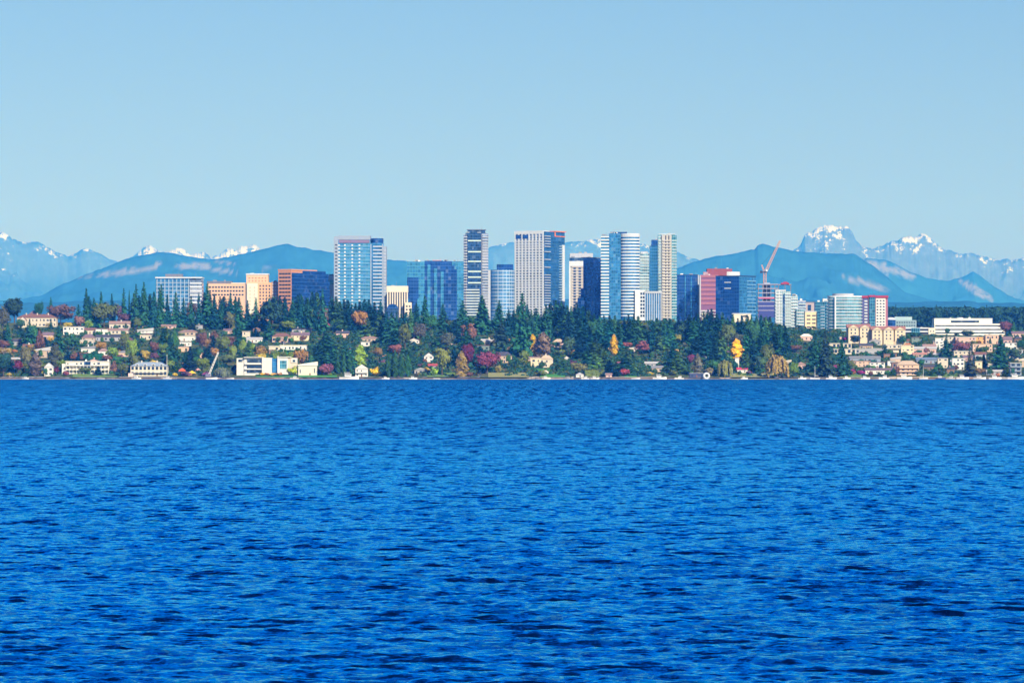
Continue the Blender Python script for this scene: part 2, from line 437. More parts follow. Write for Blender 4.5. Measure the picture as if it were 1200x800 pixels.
mountain('foothill', [(-120, 345), (-40, 352), (20, 352), (50, 345), (80, 330), (110, 318), (140, 306), (165, 299), (182, 296), (200, 296), (225, 301), (245, 304), (265, 302), (290, 296), (315, 290), (337, 286), (360, 291), (390, 296), (430, 302), (475, 306), (520, 318), (580, 335)],
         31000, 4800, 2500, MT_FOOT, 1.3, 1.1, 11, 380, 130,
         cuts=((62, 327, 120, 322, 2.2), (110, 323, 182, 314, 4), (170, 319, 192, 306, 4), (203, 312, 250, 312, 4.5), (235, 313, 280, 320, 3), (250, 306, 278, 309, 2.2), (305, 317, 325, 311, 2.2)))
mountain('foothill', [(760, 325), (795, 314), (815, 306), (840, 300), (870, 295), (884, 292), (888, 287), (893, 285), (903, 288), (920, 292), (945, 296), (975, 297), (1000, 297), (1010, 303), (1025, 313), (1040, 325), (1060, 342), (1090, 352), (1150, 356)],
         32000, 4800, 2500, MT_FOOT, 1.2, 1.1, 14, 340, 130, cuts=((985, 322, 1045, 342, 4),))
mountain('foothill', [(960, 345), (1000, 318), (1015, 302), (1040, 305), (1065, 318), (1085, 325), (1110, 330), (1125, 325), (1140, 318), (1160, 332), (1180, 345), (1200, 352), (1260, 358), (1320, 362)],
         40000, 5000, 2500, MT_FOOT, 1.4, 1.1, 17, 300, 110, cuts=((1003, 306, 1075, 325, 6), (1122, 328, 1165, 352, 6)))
mountain('foothill', [(-200, 352), (0, 356), (120, 352), (300, 353), (480, 346), (600, 350), (760, 352), (900, 350), (1050, 354), (1130, 353), (1250, 357), (1400, 358)],
         20000, 5500, 3000, MT_FOOT, 1.6, .5, 21, 260, 40)

# ------------------------------------------------------------------ foliage meshes (trunks and crowns of unit height)
def quads_from(centers, sizes, normals_bias, rng, stretch=1.0, droop=0.0):
    n = len(centers)
    nrm = rng.normal(size=(n, 3)) * .42 + normals_bias
    nrm /= np.linalg.norm(nrm, axis=1, keepdims=True) + 1e-9
    r = rng.normal(size=(n, 3))
    if droop: r = r * (1 - droop) + np.array([0, 0, -1.0]) * droop * 2
    t = np.cross(nrm, r); t /= np.linalg.norm(t, axis=1, keepdims=True) + 1e-9
    b = np.cross(nrm, t)
    s = sizes[:, None]
    V = np.stack([centers - t * s - b * s * stretch * .9, centers + t * s - b * s * stretch, centers + t * s * .7 + b * s * stretch, centers - t * s * .8 + b * s * stretch], 1)
    return V.reshape(-1, 3)

def crown_mesh(name, V):
    n = len(V) // 4
    return np_mesh(name, V, np.arange(n * 4).reshape(n, 4), M['foliage'])

def conifer_crown(seed, rad=.19, layers=26, lean=0.0, broken=0.0):
    rng = np.random.default_rng(seed); C = []; S = []; B = []
    prof_j = rng.uniform(.75, 1.2, layers)
    for i in range(layers):
        t = i / (layers - 1)
        z = .08 + .90 * t
        r = rad * ((1 - t) ** .85 * .97 + .03) * prof_j[i]
        if t < .12: r *= .65 + 3 * t
        nb = int(6 + 9 * (1 - t))
        for a in rng.uniform(0, 2 * math.pi, nb):
            L = r * rng.uniform(.6, 1.2)
            for s in (.3, .55, .8, 1.0):
                if rng.random() < broken: continue
                d = s * L
                C.append((math.cos(a) * d + rng.normal() * .008, math.sin(a) * d + rng.normal() * .008, z - d * .35 * s + rng.normal() * .006))
                S.append(.013 + .020 * (1 - t) * rng.uniform(.6, 1.2))
                B.append((math.cos(a) * .5, math.sin(a) * .5, .9))
    C = np.array(C); V = quads_from(C, np.array(S), np.array(B), rng, 1.25)
    # inner needles round the stem, and the pointed leader
    n = 160; t = rng.uniform(0, 1, n); a = rng.uniform(0, 6.3, n); rr = rad * (1 - t) * .45 * rng.uniform(.2, 1, n)
    C2 = np.stack([np.cos(a) * rr, np.sin(a) * rr, .1 + .88 * t], 1)
    V2 = quads_from(C2, .030 * (1.05 - t), np.stack([np.cos(a), np.sin(a), a * 0 + .2], 1), rng, 1.6, .5)
    n = 14; t = np.linspace(.9, 1.0, n)
    V3 = quads_from(np.stack([rng.normal(size=n) * .003, rng.normal(size=n) * .003, t], 1), .012 * (1.15 - t) * 4, np.tile([1, 0, 0], (n, 1)) + rng.normal(size=(n, 3)), rng, 1.5, .6)
    return crown_mesh('crown', np.concatenate([V, V2, V3]))

def broadleaf_crown(seed, rx=.42, zc=.60, rz=.40, clumps=26, leaves=58, gap=.0, size=.026, flat=0.0):
    rng = np.random.default_rng(seed); Vs = []
    for k in range(clumps):
        d = rng.normal(size=3); d /= np.linalg.norm(d)
        if d[2] < -.55: d[2] *= -.4
        q = rng.uniform(.45, .92)
        c = np.array([d[0] * rx * q, d[1] * rx * q, zc + d[2] * rz * q])
        cr = rng.uniform(.10, .19) * (rx / .42) ** .5
        n = int(leaves * rng.uniform(.6, 1.3))
        u = rng.normal(size=(n, 3)); u /= np.linalg.norm(u, axis=1, keepdims=True)
        p = c + u * cr * rng.uniform(.55, 1.1, (n, 1)) * np.array([1, 1, .8])
        p[:, 2] = np.maximum(p[:, 2], zc - rz * .98)
        Vs.append(quads_from(p, size * rng.uniform(.6, 1.3, n), u * .8 + d * .5 + np.array([0, 0, .25]), rng))
    n = 260; u = rng.normal(size=(n, 3)); u /= np.linalg.norm(u, axis=1, keepdims=True)
    p = np.array([0, 0, zc]) + u * np.array([rx, rx, rz]) * rng.uniform(.3, .75, (n, 1))
    Vs.append(quads_from(p, np.full(n, size * 1.5), u, rng))
    return crown_mesh('crown', np.concatenate(Vs))

def column_crown(seed, r=.17):
    rng = np.random.default_rng(seed); n = 1000
    t = rng.uniform(0, 1, n) ** .9; a = rng.uniform(0, 6.3, n); t = np.clip(t + rng.normal(size=n) * .03, 0, 1.02)
    lob = 1 + .24 * np.sin(a * 3 + seed + t * 4) + .2 * np.sin(t * 17 + a * 2 + seed) + .12 * np.sin(t * 31 - a * 3)
    rr = r * np.sin(np.clip(t * .93 + .07, 0, 1) * math.pi) ** .55 * (1 - t * .35) * lob * rng.uniform(.7, 1.05, n)
    C = np.stack([np.cos(a) * rr, np.sin(a) * rr, .04 + .95 * t], 1)
    return crown_mesh('crown', quads_from(C, .022 * rng.uniform(.6, 1.2, n), np.stack([np.cos(a), np.sin(a), a * 0 + .3], 1), rng, 1.6, .4))

def willow_crown(seed):
    rng = np.random.default_rng(seed); C = []; S = []
    for k in range(120):
        a = rng.uniform(0, 6.3); r0 = rng.uniform(.1, .52); z0 = .95 - r0 * r0 * 1.3 + rng.normal() * .04
        ln = rng.uniform(.25, .7); n = 12
        for i in range(n):
            t = i / n
            C.append((math.cos(a) * (r0 + .06 * t), math.sin(a) * (r0 + .06 * t), max(.04, z0 - ln * t))); S.append(.03)
    C = np.array(C); C += rng.normal(size=C.shape) * .012
    return crown_mesh('crown', quads_from(C, np.array(S), C * np.array([1, 1, 0]) * 2 + np.array([0, 0, .3]), rng, 1.7, .6))

def shrub_crown(seed):
    return broadleaf_crown(seed, .62, .45, .48, 14, 50, 0, .05)

def trunk_mesh(seed, r=.02, top=.9, limbs=0):
    rng = np.random.default_rng(seed); m = MB()
    m.tube((0, 0, -.06), (0, 0, top * .45), r * 1.25, r * .8, 7)
    m.tube((0, 0, top * .45), (rng.normal() * .01, rng.normal() * .01, top), r * .8, r * .2, 7)
    for i in range(limbs):
        a = rng.uniform(0, 6.3); z = rng.uniform(.25, .5)
        m.tube((0, 0, z), (math.cos(a) * .26, math.sin(a) * .26, z + .28), r * .55, r * .15, 5)
    return m.mesh('trunk', M['bark'])

PROTO = {
    'conifer': [(conifer_crown(100 + i, rad, lay, 0, br), trunk_mesh(200 + i, .013, .95)) for i, (rad, lay, br) in enumerate([(.20, 26, .05), (.17, 28, .1), (.24, 24, .05), (.15, 30, .15), (.21, 22, .2), (.26, 24, .12), (.19, 20, .25)])],
    'broadleaf': [(broadleaf_crown(300 + i, rx, zc, rz, cl), trunk_mesh(400 + i, .026, .62, 5)) for i, (rx, zc, rz, cl) in enumerate([(.44, .58, .42, 30), (.36, .58, .42, 26), (.50, .56, .42, 32), (.42, .55, .44, 24), (.34, .55, .45, 26)])],
    'columnar': [(column_crown(500 + i, r), trunk_mesh(520 + i, .015, .5)) for i, r in enumerate([.17, .20, .15])],
    'willow': [(willow_crown(600 + i), trunk_mesh(620 + i, .03, .7, 5)) for i in range(2)],
    'shrub': [(shrub_crown(700 + i), trunk_mesh(720 + i, .03, .4, 3)) for i in range(4)],
}
PW = {'conifer': .40, 'broadleaf': .84, 'columnar': .34, 'willow': 1.1, 'shrub': 1.2}     # crown width of a proto at unit height
NAME = {'conifer': 'conifer_tree', 'broadleaf': 'broadleaf_tree', 'columnar': 'columnar_tree', 'willow': 'weeping_tree', 'shrub': 'shrub'}
CAT = {'conifer': 'conifer', 'broadleaf': 'tree', 'columnar': 'columnar tree', 'willow': 'weeping tree', 'shrub': 'shrub'}
used_labels = set()

def plant(kind, px, base, top, wpx, color, label, group=None, Y=None, jitter=True):
    spread_ = (.62, 1.5) if group == 'firs of the wooded shore' else (.8, 1.25)
    if Y is None: Y = Y_of(px, base)
    X = X_at(px, Y); z = float(ground_z(X, Y)) - .3
    h = max(1.2, Z_at(top, Y) - z)
    i = random.randrange(len(PROTO[kind])); crown, trunk = PROTO[kind][i]
    wid = wpx / F * Y
    sxy = wid / PW[kind]
    root = empty(NAME[kind], (X, Y, z), random.uniform(0, 6.28), label, CAT[kind], group)
    t = link_mesh('trunk', trunk, root); t.scale = (h * .8, h * .8, h)
    c = link_mesh('crown', crown, root); c.scale = (sxy, sxy * random.uniform(.9, 1.1), h)
    if jitter:
        j = random.uniform(*spread_); color = tuple(max(0.002, v * j * random.uniform(.93, 1.07)) for v in color)
    c.color = (*color, 1)
    return root

# foliage colours (albedo)
DG = (.024, .118, .062); MG = (.045, .155, .05); OG = (.13, .17, .035); LG = (.18, .27, .03); YL = (.62, .42, .03); GO = (.42, .24, .06)
OR = (.55, .20, .04); RD = (.36, .05, .05); MA = (.16, .03, .07); MG2 = (.24, .05, .12); BR = (.20, .10, .07); PK = (.34, .17, .15); PU = (.15, .07, .11); TL = (.012, .088, .085); GG = (.08, .10, .075)

# ------------------------------------------------------------------ houses
KEEP = []            # photo rectangles nothing random may cover: (x0, y0, x1, y1)
WIN_ME = {}
def win_mesh(w_, h_, mat):
    k = (round(w_, 1), round(h_, 1), mat.name)
    if k not in WIN_ME: WIN_ME[k] = MB().box(-k[0] / 2, k[0] / 2, -.10, .05, 0, k[1]).mesh('window', mat)
    return WIN_ME[k]

def frame_mat_for(c): return M['white'] if sum(c) < 1.6 else M['grey']

def house(x0, x1, top, base, wall, roof='hip', rcol=(.2, .1, .09), label='', st=None, chim=0, depth=None, rot=0.0, ww=1.5, group=None, name='house', balcony=False, cat='house', glassy=0.0, keep=True, Y=None):
    px = (x0 + x1) / 2
    if Y is None: Y = Y_of(px, base)
    X = X_at(px, Y); z = float(ground_z(X, Y))
    W = (x1 - x0) / F * Y; H = max(3.0, Z_at(top, Y) - z)
    D = depth or min(max(W * .6, 7), 14)
    rh = 0 if roof == 'flat' else min(H * .38, 3.4)
    if roof == 'flat': rh = .35
    Hw = H - rh
    st = st or max(1, int(round(Hw / 3.1)))
    root = empty(name, (X, Y, z), rot, label, cat, group)
    wm = wall_mat(wall); rm = wall_mat(rcol, .85)
    MB().box(-W/2, W/2, 0, D, -4, Hw).build('wall', wm, root)
    e = .5
    r = MB()
    if roof == 'flat':
        r.box(-W/2 - .4, W/2 + .4, -.5, D + .4, Hw, Hw + .35)
    elif roof == 'gable':       # ridge along x
        for (a, b_) in ((-W/2 - e, W/2 + e),):
            r.v += [(a, -e, Hw), (b_, -e, Hw), (b_, D + e, Hw), (a, D + e, Hw), (a, D/2, Hw + rh), (b_, D/2, Hw + rh)]
            r.f += [(0, 1, 5, 4), (2, 3, 4, 5), (0, 4, 3), (1, 2, 5), (3, 2, 1, 0)]
    elif roof == 'front':       # gable end toward the lake
        r.v += [(-W/2 - e, -e, Hw), (W/2 + e, -e, Hw), (W/2 + e, D + e, Hw), (-W/2 - e, D + e, Hw), (0, -e, Hw + rh), (0, D + e, Hw + rh)]
        r.f += [(0, 1, 4), (1, 2, 5, 4), (2, 3, 5), (3, 0, 4, 5), (3, 2, 1, 0)]
    elif roof == 'shed':
        r.v += [(-W/2 - e, -e, Hw), (W/2 + e, -e, Hw), (W/2 + e, D + e, Hw), (-W/2 - e, D + e, Hw), (-W/2 - e, -e, Hw + rh * .3), (W/2 + e, -e, Hw + rh), (W/2 + e, D + e, Hw + rh), (-W/2 - e, D + e, Hw + rh * .3)]
        r.f += [(0, 1, 5, 4), (1, 2, 6, 5), (2, 3, 7, 6), (3, 0, 4, 7), (4, 5, 6, 7), (3, 2, 1, 0)]
    else:
        q = min(W, D) * .45
        r.v += [(-W/2 - e, -e, Hw), (W/2 + e, -e, Hw), (W/2 + e, D + e, Hw), (-W/2 - e, D + e, Hw), (-W/2 + q, D/2, Hw + rh), (W/2 - q, D/2, Hw + rh)]
        r.f += [(0, 1, 5, 4), (1, 2, 5), (2, 3, 4, 5), (3, 0, 4), (3, 2, 1, 0)]
    ro = r.build('roof', rm, root)
    if roof == 'front' :
        g = MB(); g.poly([(-W/2 + .2, -e - .02, Hw + .02), (W/2 - .2, -e - .02, Hw + .02), (0, -e - .02, Hw + rh - .35)]); g.build('gable', wm, root)
    for c in range(chim):
        cx = lerp(-W * .42, W * .42, (c + .5) / chim + random.uniform(-.1, .1) * (chim == 1))
        MB().box(cx - .5, cx + .5, D * .4, D * .4 + 1, Hw, Hw + rh + 1.1).build('chimney', wm, ro)
    fh = Hw / st
    nw = max(1, int(W / 3.3)); door_i = random.randrange(nw) if nw > 2 else -1
    for s in range(st):
        for i in range(nw):
            if nw * st > 26 and (i + s) % 2 and False: continue
            cx = -W/2 + W * (i + .5) / nw
            wd = min(W / nw * .6, ww * random.choice((.6, .8, .9, 1.3)) if not glassy else W / nw * glassy)
            if s == 0 and i == door_i:
                MB().box(cx - .5, cx + .5, -.12, .05, 0.1, min(2.2, fh * .8)).build('door', M['dark'] if random.random() < .5 else wall_mat((.2, .08, .05)), root)
                continue
            hh = fh * (random.choice((.34, .4, .46)) if not glassy else .6)
            if not glassy and random.random() < .14: continue
            link_mesh('window', win_mesh(wd, hh, M['window']), root, (cx + random.uniform(-.35, .35) * (not glassy), 0, s * fh + fh * .28))
    if balcony:
        for s in range(1, st):
            b = MB().box(-W/2 + .3, W/2 - .3, -1.6, -.12, s * fh - .15, s * fh + .12)
            bo = b.build('balcony', wm, root)
            MB().box(-W/2 + .3, W/2 - .3, -1.62, -1.56, s * fh + .12, s * fh + 1.0).build('railing', frame_mat_for(wall) if balcony == 2 else wm, bo)
    if keep: KEEP.append((x0 + 2.5, top, x1 - 2.5, base - (base - top) * .68, base))
    return root

# ------------------------------------------------------------------ tall buildings
class Tower:
    """local +x runs along the face turned to the right, local +y along the face turned to the left; the origin is the corner nearest the lake"""
    def __init__(s, name, corner, Y, label, theta=0.0, cat='tower', group=None, base_z=None):
        s.Y = Y; s.c = corner; s.th = R(theta)
        s.bz = float(ground_z(X_at(corner, Y), Y)) if base_z is None else base_z
        s.root = empty(name, (X_at(corner, Y), Y, s.bz), s.th, label, cat, group)
        s.parts = {}
    def x(s, px): return (px - s.c) / F * s.Y / math.cos(s.th)
    def y(s, px): return (s.c - px) / F * s.Y / max(math.sin(s.th), .05)
    def z(s, py): return Z_at(py, s.Y) - s.bz
    def box(s, name, x0, x1, y0, y1, z0, z1, mat): return MB().box(x0, x1, y0, y1, z0, z1).build(name, mat, s.root)
    def vol(s, name, p0, p1, top, mat, depth=28, yoff=0.0, bot=None):
        if depth >= 18 and s.x(p1) - s.x(p0) > 7:
            rg = random.Random(int(p0 * 10)); zt = s.z(top)
            for _ in range(rg.choice((1, 2, 2, 3))):
                cx = lerp(s.x(p0) + 2.5, s.x(p1) - 2.5, rg.random()); w2 = rg.uniform(.8, 2.2)
                s.box('roof_unit', cx - w2, cx + w2, yoff + 3, yoff + 3 + w2 * 2, zt - .2, zt + rg.uniform(.7, 2.0), rg.choice((M['grey'], M['steel'], M['white'])))
            if rg.random() < .55:
                cx = lerp(s.x(p0) + 1.5, s.x(p1) - 1.5, rg.random()); MB().tube((cx, yoff + 5, zt - .2), (cx, yoff + 5, zt + rg.uniform(3, 7)), .16, .08, 5).build('antenna', M['steel'], s.root)
        """a block seen square on between photo columns p0 and p1"""
        return s.box(name, s.x(p0), s.x(p1), yoff, yoff + depth, -3 if bot is None else s.z(bot), s.z(top), mat)
    def slabs(s, name, a, b, top, bot, step, th, out, mat, side='F', off=0.0, skip=None, railing=None):
        """one band per storey on the front (F, x from a to b) or the left face (L, y from a to b)"""
        z = s.z(top); k = 0; zb = s.z(bot); me = None
        while z - step * (k + 1) > zb:
            zz = z - step * (k + 1)
            if not (skip and skip(k)):
                if me is None:
                    m = MB()
                    if side == 'F': m.box(a, b, off - out, off + .02, 0, th)
                    elif side == 'R': m.box(off - .02, off + out, a, b, 0, th)
                    else: m.box(off - out, off + .02, a, b, 0, th)
                    me = m.mesh(name, mat)
                link_mesh(name, me, s.root, (0, 0, zz))
            k += 1
    def grid(s, name, a, b, top, bot, step, cols, w, h, mat, side='F', off=0.0, pr=.12, limit=100):
        """punched windows; past the limit the rest is one part"""
        zt = s.z(top); zb = s.z(bot); rows = int((zt - zb) / step); cell = (b - a) / cols
        m = MB()
        if side == 'F': m.box(-w/2, w/2, -pr, .02, 0, h)
        else: m.box(-pr, .02, -w/2, w/2, 0, h)
        me = m.mesh(name, mat); rest = MB(); n = 0
        for r in range(rows):
            for c in range(cols):
                u = a + cell * (c + .5); zz = zt - step * (r + 1) + (step - h) / 2
                n += 1
                if n <= limit:
                    link_mesh(name, me, s.root, (u, off, zz) if side == 'F' else (off, u, zz))
                elif side == 'F': rest.box(u - w/2, u + w/2, off - pr, off + .02, zz, zz + h)
                else: rest.box(off - pr, off + .02, u - w/2, u + w/2, zz, zz + h)
        if rest.v:
            o = rest.build(name, mat, s.root); o['kind'] = 'stuff'
    def piers(s, name, xs, w, top, bot, mat, out=.5, side='F', off=0.0):
        for x in xs:
            if side == 'F': s.box(name, x - w/2, x + w/2, off - out, off + .02, s.z(bot), s.z(top), mat)
            else: s.box(name, off - out, off + .02, x - w/2, x + w/2, s.z(bot), s.z(top), mat)

G = {
    'azure': glass_mat('azure_glass', (.09, .40, .68), (.06, .25, .45), 3.9, 3.0, .16, .06, .75, .10, .5),
    'deep': glass_mat('deep_blue_glass', (.03, .19, .44), (.03, .13, .30), 3.6, 2.4, .18, .08, .7, .12, .8),
    'navy': glass_mat('navy_glass', (.025, .12, .42), (.02, .09, .30), 3.9, 3.0, .15, .06, .7, .10, .5),
    'blue': glass_mat('blue_glass', (.06, .30, .60), (.04, .18, .40), 3.6, 2.4, .18, .08, .7, .12, .7),
    'bluegrid': glass_mat('blue_grid_glass', (.16, .38, .66), (.55, .60, .70), 3.9, 4.6, .16, .10, .6, .15, .4),
    'teal': glass_mat('teal_glass', (.08, .34, .44), (.26, .42, .48), 3.2, 2.6, .12, .10, .6, .15, .9),
    'pale': glass_mat('pale_green_glass', (.20, .40, .48), (.50, .57, .60), 3.2, 2.2, .25, .14, .5, .2, .8),
    'dteal': glass_mat('dark_teal_glass', (.03, .17, .30), (.10, .30, .42), 3.2, 2.0, .14, .22, .6, .15, 1.0),
    'dark': glass_mat('dark_glass', (.03, .10, .24), (.05, .12, .24), 3.4, 2.0, .12, .08, .6, .12, .9),
    'greyglass': glass_mat('grey_glass', (.20, .30, .48), (.42, .44, .52), 3.4, 2.2, .3, .1, .45, .2, .8),
}
W_ = wall_mat((.62, .65, .70)); CREAM = wall_mat((.72, .64, .52)); LAV = wall_mat((.29, .35, .46)); ORG = wall_mat((.62, .29, .16)); PEACH = wall_mat((.72, .46, .30))
PINK = wall_mat((.36, .14, .19)); DRED = wall_mat((.27, .07, .08)); LGREY = wall_mat((.44, .47, .54)); BEIGE = wall_mat((.46, .44, .42)); DGREY = wall_mat((.16, .17, .21)); NAVYW = wall_mat((.03, .06, .16))
REDW = wall_mat((.36, .04, .07)); CORAL = wall_mat((.75, .22, .10)); PALEG = wall_mat((.52, .60, .62)); YCREAM = wall_mat((.78, .62, .38)); SALMON = wall_mat((.66, .36, .27)); BROWNR = wall_mat((.26, .12, .11))
MAUVE = wall_mat((.40, .26, .30))

def build_city():
    # 1 flat-roofed glass office
    t = Tower('office_building', 182, 4700, 'flat-roofed glass office with white roof slab and rooftop plant box, behind the conifers', cat='office building')
    t.vol('glazing', 182.6, 222, 326, G['blue'], 30); t.vol('side_wing', 222, 236.5, 327, G['greyglass'], 26, 1.5)
    t.box('roof_slab', t.x(182), t.x(237), -1.5, 32, t.z(326), t.z(324.6), W_)
    t.vol('plant_room', 193, 213, 320.8, DGREY, 14, 8, 324.6)
    t.piers('mullion', [t.x(p) for p in np.linspace(184, 221, 9)], .8, 327, 372, wall_mat((.34, .42, .52)), .5)
    t.slabs('floor_band', t.x(222.5), t.x(236.3), 328, 370, 4.2, 1.5, .4, W_, off=1.5)
    t.slabs('floor_band', t.x(183), t.x(221.5), 327, 370, 4.2, .8, .35, wall_mat((.34, .42, .52)))
    # 2 low peach
    t = Tower('office_building', 243, 4800, 'long low peach block with a dark flat roof, left of the orange block', cat='office building')
    t.vol('wall', 243, 287, 332.4, PEACH, 22); t.vol('roof', 242.5, 271.5, 329.4, DGREY, 20, 1, 332.4)
    t.box('parapet', t.x(271), t.x(287.4), -.4, 22, t.z(332.4), t.z(331.2), CREAM)
    t.grid('window', t.x(244.5), t.x(286), 334.2, 352, 4.2, 12, 2.2, 1.9, M['window'])
    # 3 peach / orange
    t = Tower('apartment_building', 288.5, 4650, 'cream and orange block with a pale roof edge, beside the navy and orange tower', cat='apartment building')
    t.vol('wall', 288.5, 318, 331, wall_mat((.70, .40, .22)), 22, 1.5); t.vol('upper_wall', 288.5, 314, 322, PEACH, 18, 3, 331)
    t.vol('front_bay', 289.5, 302, 332, CREAM, 6, -1.5); t.box('roof_edge', t.x(288), t.x(314.5), 2.4, 22, t.z(322), t.z(320.4), W_)
    t.grid('window', t.x(303), t.x(317.5), 333, 360, 3.5, 4, 1.6, 1.8, M['window'], off=1.5)
    t.grid('window', t.x(290.5), t.x(301), 335, 360, 3.6, 2, .9, 1.5, wall_mat((.5, .35, .25)), off=-1.5)
    t.grid('window', t.x(290), t.x(313), 324, 331, 3.1, 6, 1.6, 1.4, wall_mat((.45, .2, .1)), off=3)
    t = Tower('apartment_building', 318.3, 4720, 'narrow pink lattice-fronted block squeezed between the two orange buildings', cat='apartment building')
    t.vol('wall', 318.3, 327.5, 330, MAUVE, 18); t.grid('window', t.x(318.8), t.x(327), 331, 364, 3.4, 3, 1.5, 1.6, W_)
    # 4 orange + navy
    t = Tower('office_tower', 342, 4700, 'orange masonry tower with square windows and a sheer navy glass side', 62, 'office tower')
    b_ = t.y(326); a_ = t.x(381)
    t.box('masonry_wall', -.6, a_ * .62, .4, b_, -3, t.z(317), ORG)
    t.box('parapet', -.9, a_ * .70, -.1, b_ + .3, t.z(317), t.z(315.3), ORG)
    t.box('glass_wall', 0, a_, -.9, b_ * .8, -3, t.z(319.5), G['navy'])
    t.box('glass_crown', a_ * .3, a_ * .93, -.6, b_ * .7, t.z(319.5), t.z(316.6), G['navy'])
    t.box('glass_step', a_, a_ * 1.1, 2, b_ * .7, -3, t.z(328), G['navy'])
    t.grid('window', 1.0, b_ - 1, 318.5, 360, 4.0, 4, 3.2, 2.0, M['dark'], 'L', off=-.6)
    t = Tower('office_building', 383, 4950, 'small pale grey block with teal strip, tucked behind the navy glass tower', cat='office building')
    t.vol('wall', 383, 392.5, 322.6, LGREY, 20); t.box('window_band', t.x(383.5), t.x(392), -.2, .02, t.z(333), t.z(328), G['teal']); t.vol('annex', 384, 394, 352, LGREY, 12, -4)
    # 5 tall with white columns
    t = Tower('high_rise', 391, 4900, 'high-rise with lavender-grey frame and four white window columns on blue glass', cat='high-rise')
    t.vol('glazing', 396, 434, 281, G['azure'], 34)
    t.vol('side_pier', 391.3, 396.4, 277, LAV, 34, -.6); t.box('frame_top', t.x(396.4), t.x(434), -.6, 34, t.z(281), t.z(276.2), LAV)
    t.box('louvre', t.x(397), t.x(433), -.8, -.55, t.z(284.6), t.z(281.4), wall_mat((.22, .16, .28)))
    t.vol('glass_bay', 434.2, 449, 284.5, G['blue'], 28, 1.2)
    # drum-shaped cap on the bay
    cx, w2 = t.x(441.6), t.x(449) - t.x(434.2); pts = [(cx + math.cos(a) * w2 / 2, 9 - math.sin(a) * 8.2) for a in np.linspace(math.pi, 0, 12)]
    MB().prism([(p[0], p[1]) for p in pts] + [(cx + w2 / 2, 26), (cx - w2 / 2, 26)], t.z(284.5), t.z(279.2)).build('crown_glass', G['navy'], t.root)
    t.vol('end_wall', 449, 452.6, 288.5, LAV, 24, 3)
    t.grid('window', t.x(391.6), t.x(396.2), 285, 372, 3.9, 1, 2.4, 1.4, M['dark'], off=-.6)
    for p in (397.4, 404.2, 412.8, 421.2):
        t.slabs('white_panel', t.x(p - 1.0), t.x(p + 1.0), 284.2, 372, 3.9, 1.7, .4, W_)
    t.slabs('spandrel', t.x(397.5), t.x(433.5), 284.2, 372, 3.9, .75, .25, wall_mat((.18, .36, .58)))
    t.slabs('balcony', t.x(437), t.x(447.6), 285.5, 372, 3.9, 1.4, 1.0, wall_mat((.45, .50, .60)), off=1.2)
    t.slabs('balcony', t.x(449.2), t.x(452.4), 290, 372, 3.9, 1.2, .4, LGREY, off=3)
    t.piers('mullion', [t.x(434.6), t.x(448.3)], 1.3, 286, 372, LAV, .8, off=1.2)
    # 6 cream striped
    t = Tower('office_building', 453, 4750, 'cream block with thick roof band and dark vertical stripes', cat='office building')
    t.vol('window_wall', 453.5, 477.5, 341, M['dark'], 22, .6); t.vol('roof_band', 453, 478, 335, CREAM, 24, -.3, 342.2)
    t.piers('pier', [t.x(p) for p in np.linspace(454.3, 477.2, 9)], 1.25, 342.2, 372, CREAM, .8, off=.6)
    t.vol('annex', 474.5, 482.5, 354.5, CREAM, 12, -9); t.grid('window', t.x(475.2), t.x(482), 357, 370, 3.6, 2, 1.8, 1.9, M['dark'], off=-9)
    t = Tower('office_building', 453.5, 4550, 'dark blue arched-roof hall just under the cream striped block', cat='hall')
    pts = [(t.x(453.5) + (t.x(466.5) - t.x(453.5)) * (0.5 - .5 * math.cos(a)), t.z(361.5) + 5 * math.sin(a)) for a in np.linspace(0, math.pi, 10)]
    m = MB(); n = len(pts)
    m.v = [(p[0], 0, p[1]) for p in pts] + [(p[0], 16, p[1]) for p in pts]
    m.f = [(i, i + 1, n + i + 1, n + i) for i in range(n - 1)] + [tuple(reversed(range(n)))]; m.build('roof', G['navy'], t.root)
    t.vol('wall', 453.5, 466.5, 361.5, G['dark'], 15, .5)
    # 7 stepped azure complex
    t = Tower('office_tower', 477, 4850, 'stepped azure and navy glass complex with three pale vertical strips', cat='office tower')
    t.vol('west_block', 477, 497.5, 306.3, G['azure'], 34); t.vol('plinth_glass', 477.5, 492, 350, G['azure'], 8, -6)
    t.vol('dark_reflection', 477.6, 490.5, 325, G['navy'], 10, -1.2); t.vol('dark_reflection', 480, 489, 350, G['navy'], 10, -7.4, 400)  # navy boxes paint in the dark reflection on the azure block
    t.vol('centre_block', 497.5, 519, 305.4, G['navy'], 34, 2); t.vol('east_block', 519, 529.5, 306, G['navy'], 34, 2)
    for i, (a, b2, tp) in enumerate(((529.5, 532.5, 311), (532.5, 535.5, 315.5))): t.vol('stepped_bay', a, b2, tp, G['navy'], 20, 2 - i * .3)
    t.vol('rear_block', 529.5, 543, 305.6, G['azure'], 20, 24)
    t.box('parapet', t.x(507), t.x(517), 1.6, 20, t.z(305.4), t.z(304.6), wall_mat((.6, .35, .3)))
    for a, tp in ((500.8, 310), (508.6, 314.5), (516.3, 318)): t.box('glass_strip', t.x(a), t.x(a + 3.6), .6, 2.1, -3, t.z(tp), G['azure'])
    # 8 dark tower with pale bands
    t = Tower('high_rise', 543, 5000, 'slender dark glass tower crossed by a few pale bands, grey grid on one side', cat='high-rise')
    t.vol('glazing', 545.5, 564.5, 273, G['dark'], 30); t.vol('penthouse', 548, 568.5, 269.4, G['dark'], 20, 4, 273); t.box('roof_edge', t.x(547), t.x(569.4), 3.2, 25, t.z(269.4), t.z(268.7), DGREY)
    t.vol('side_wing', 564.5, 572, 273.6, G['greyglass'], 26, 1.5)
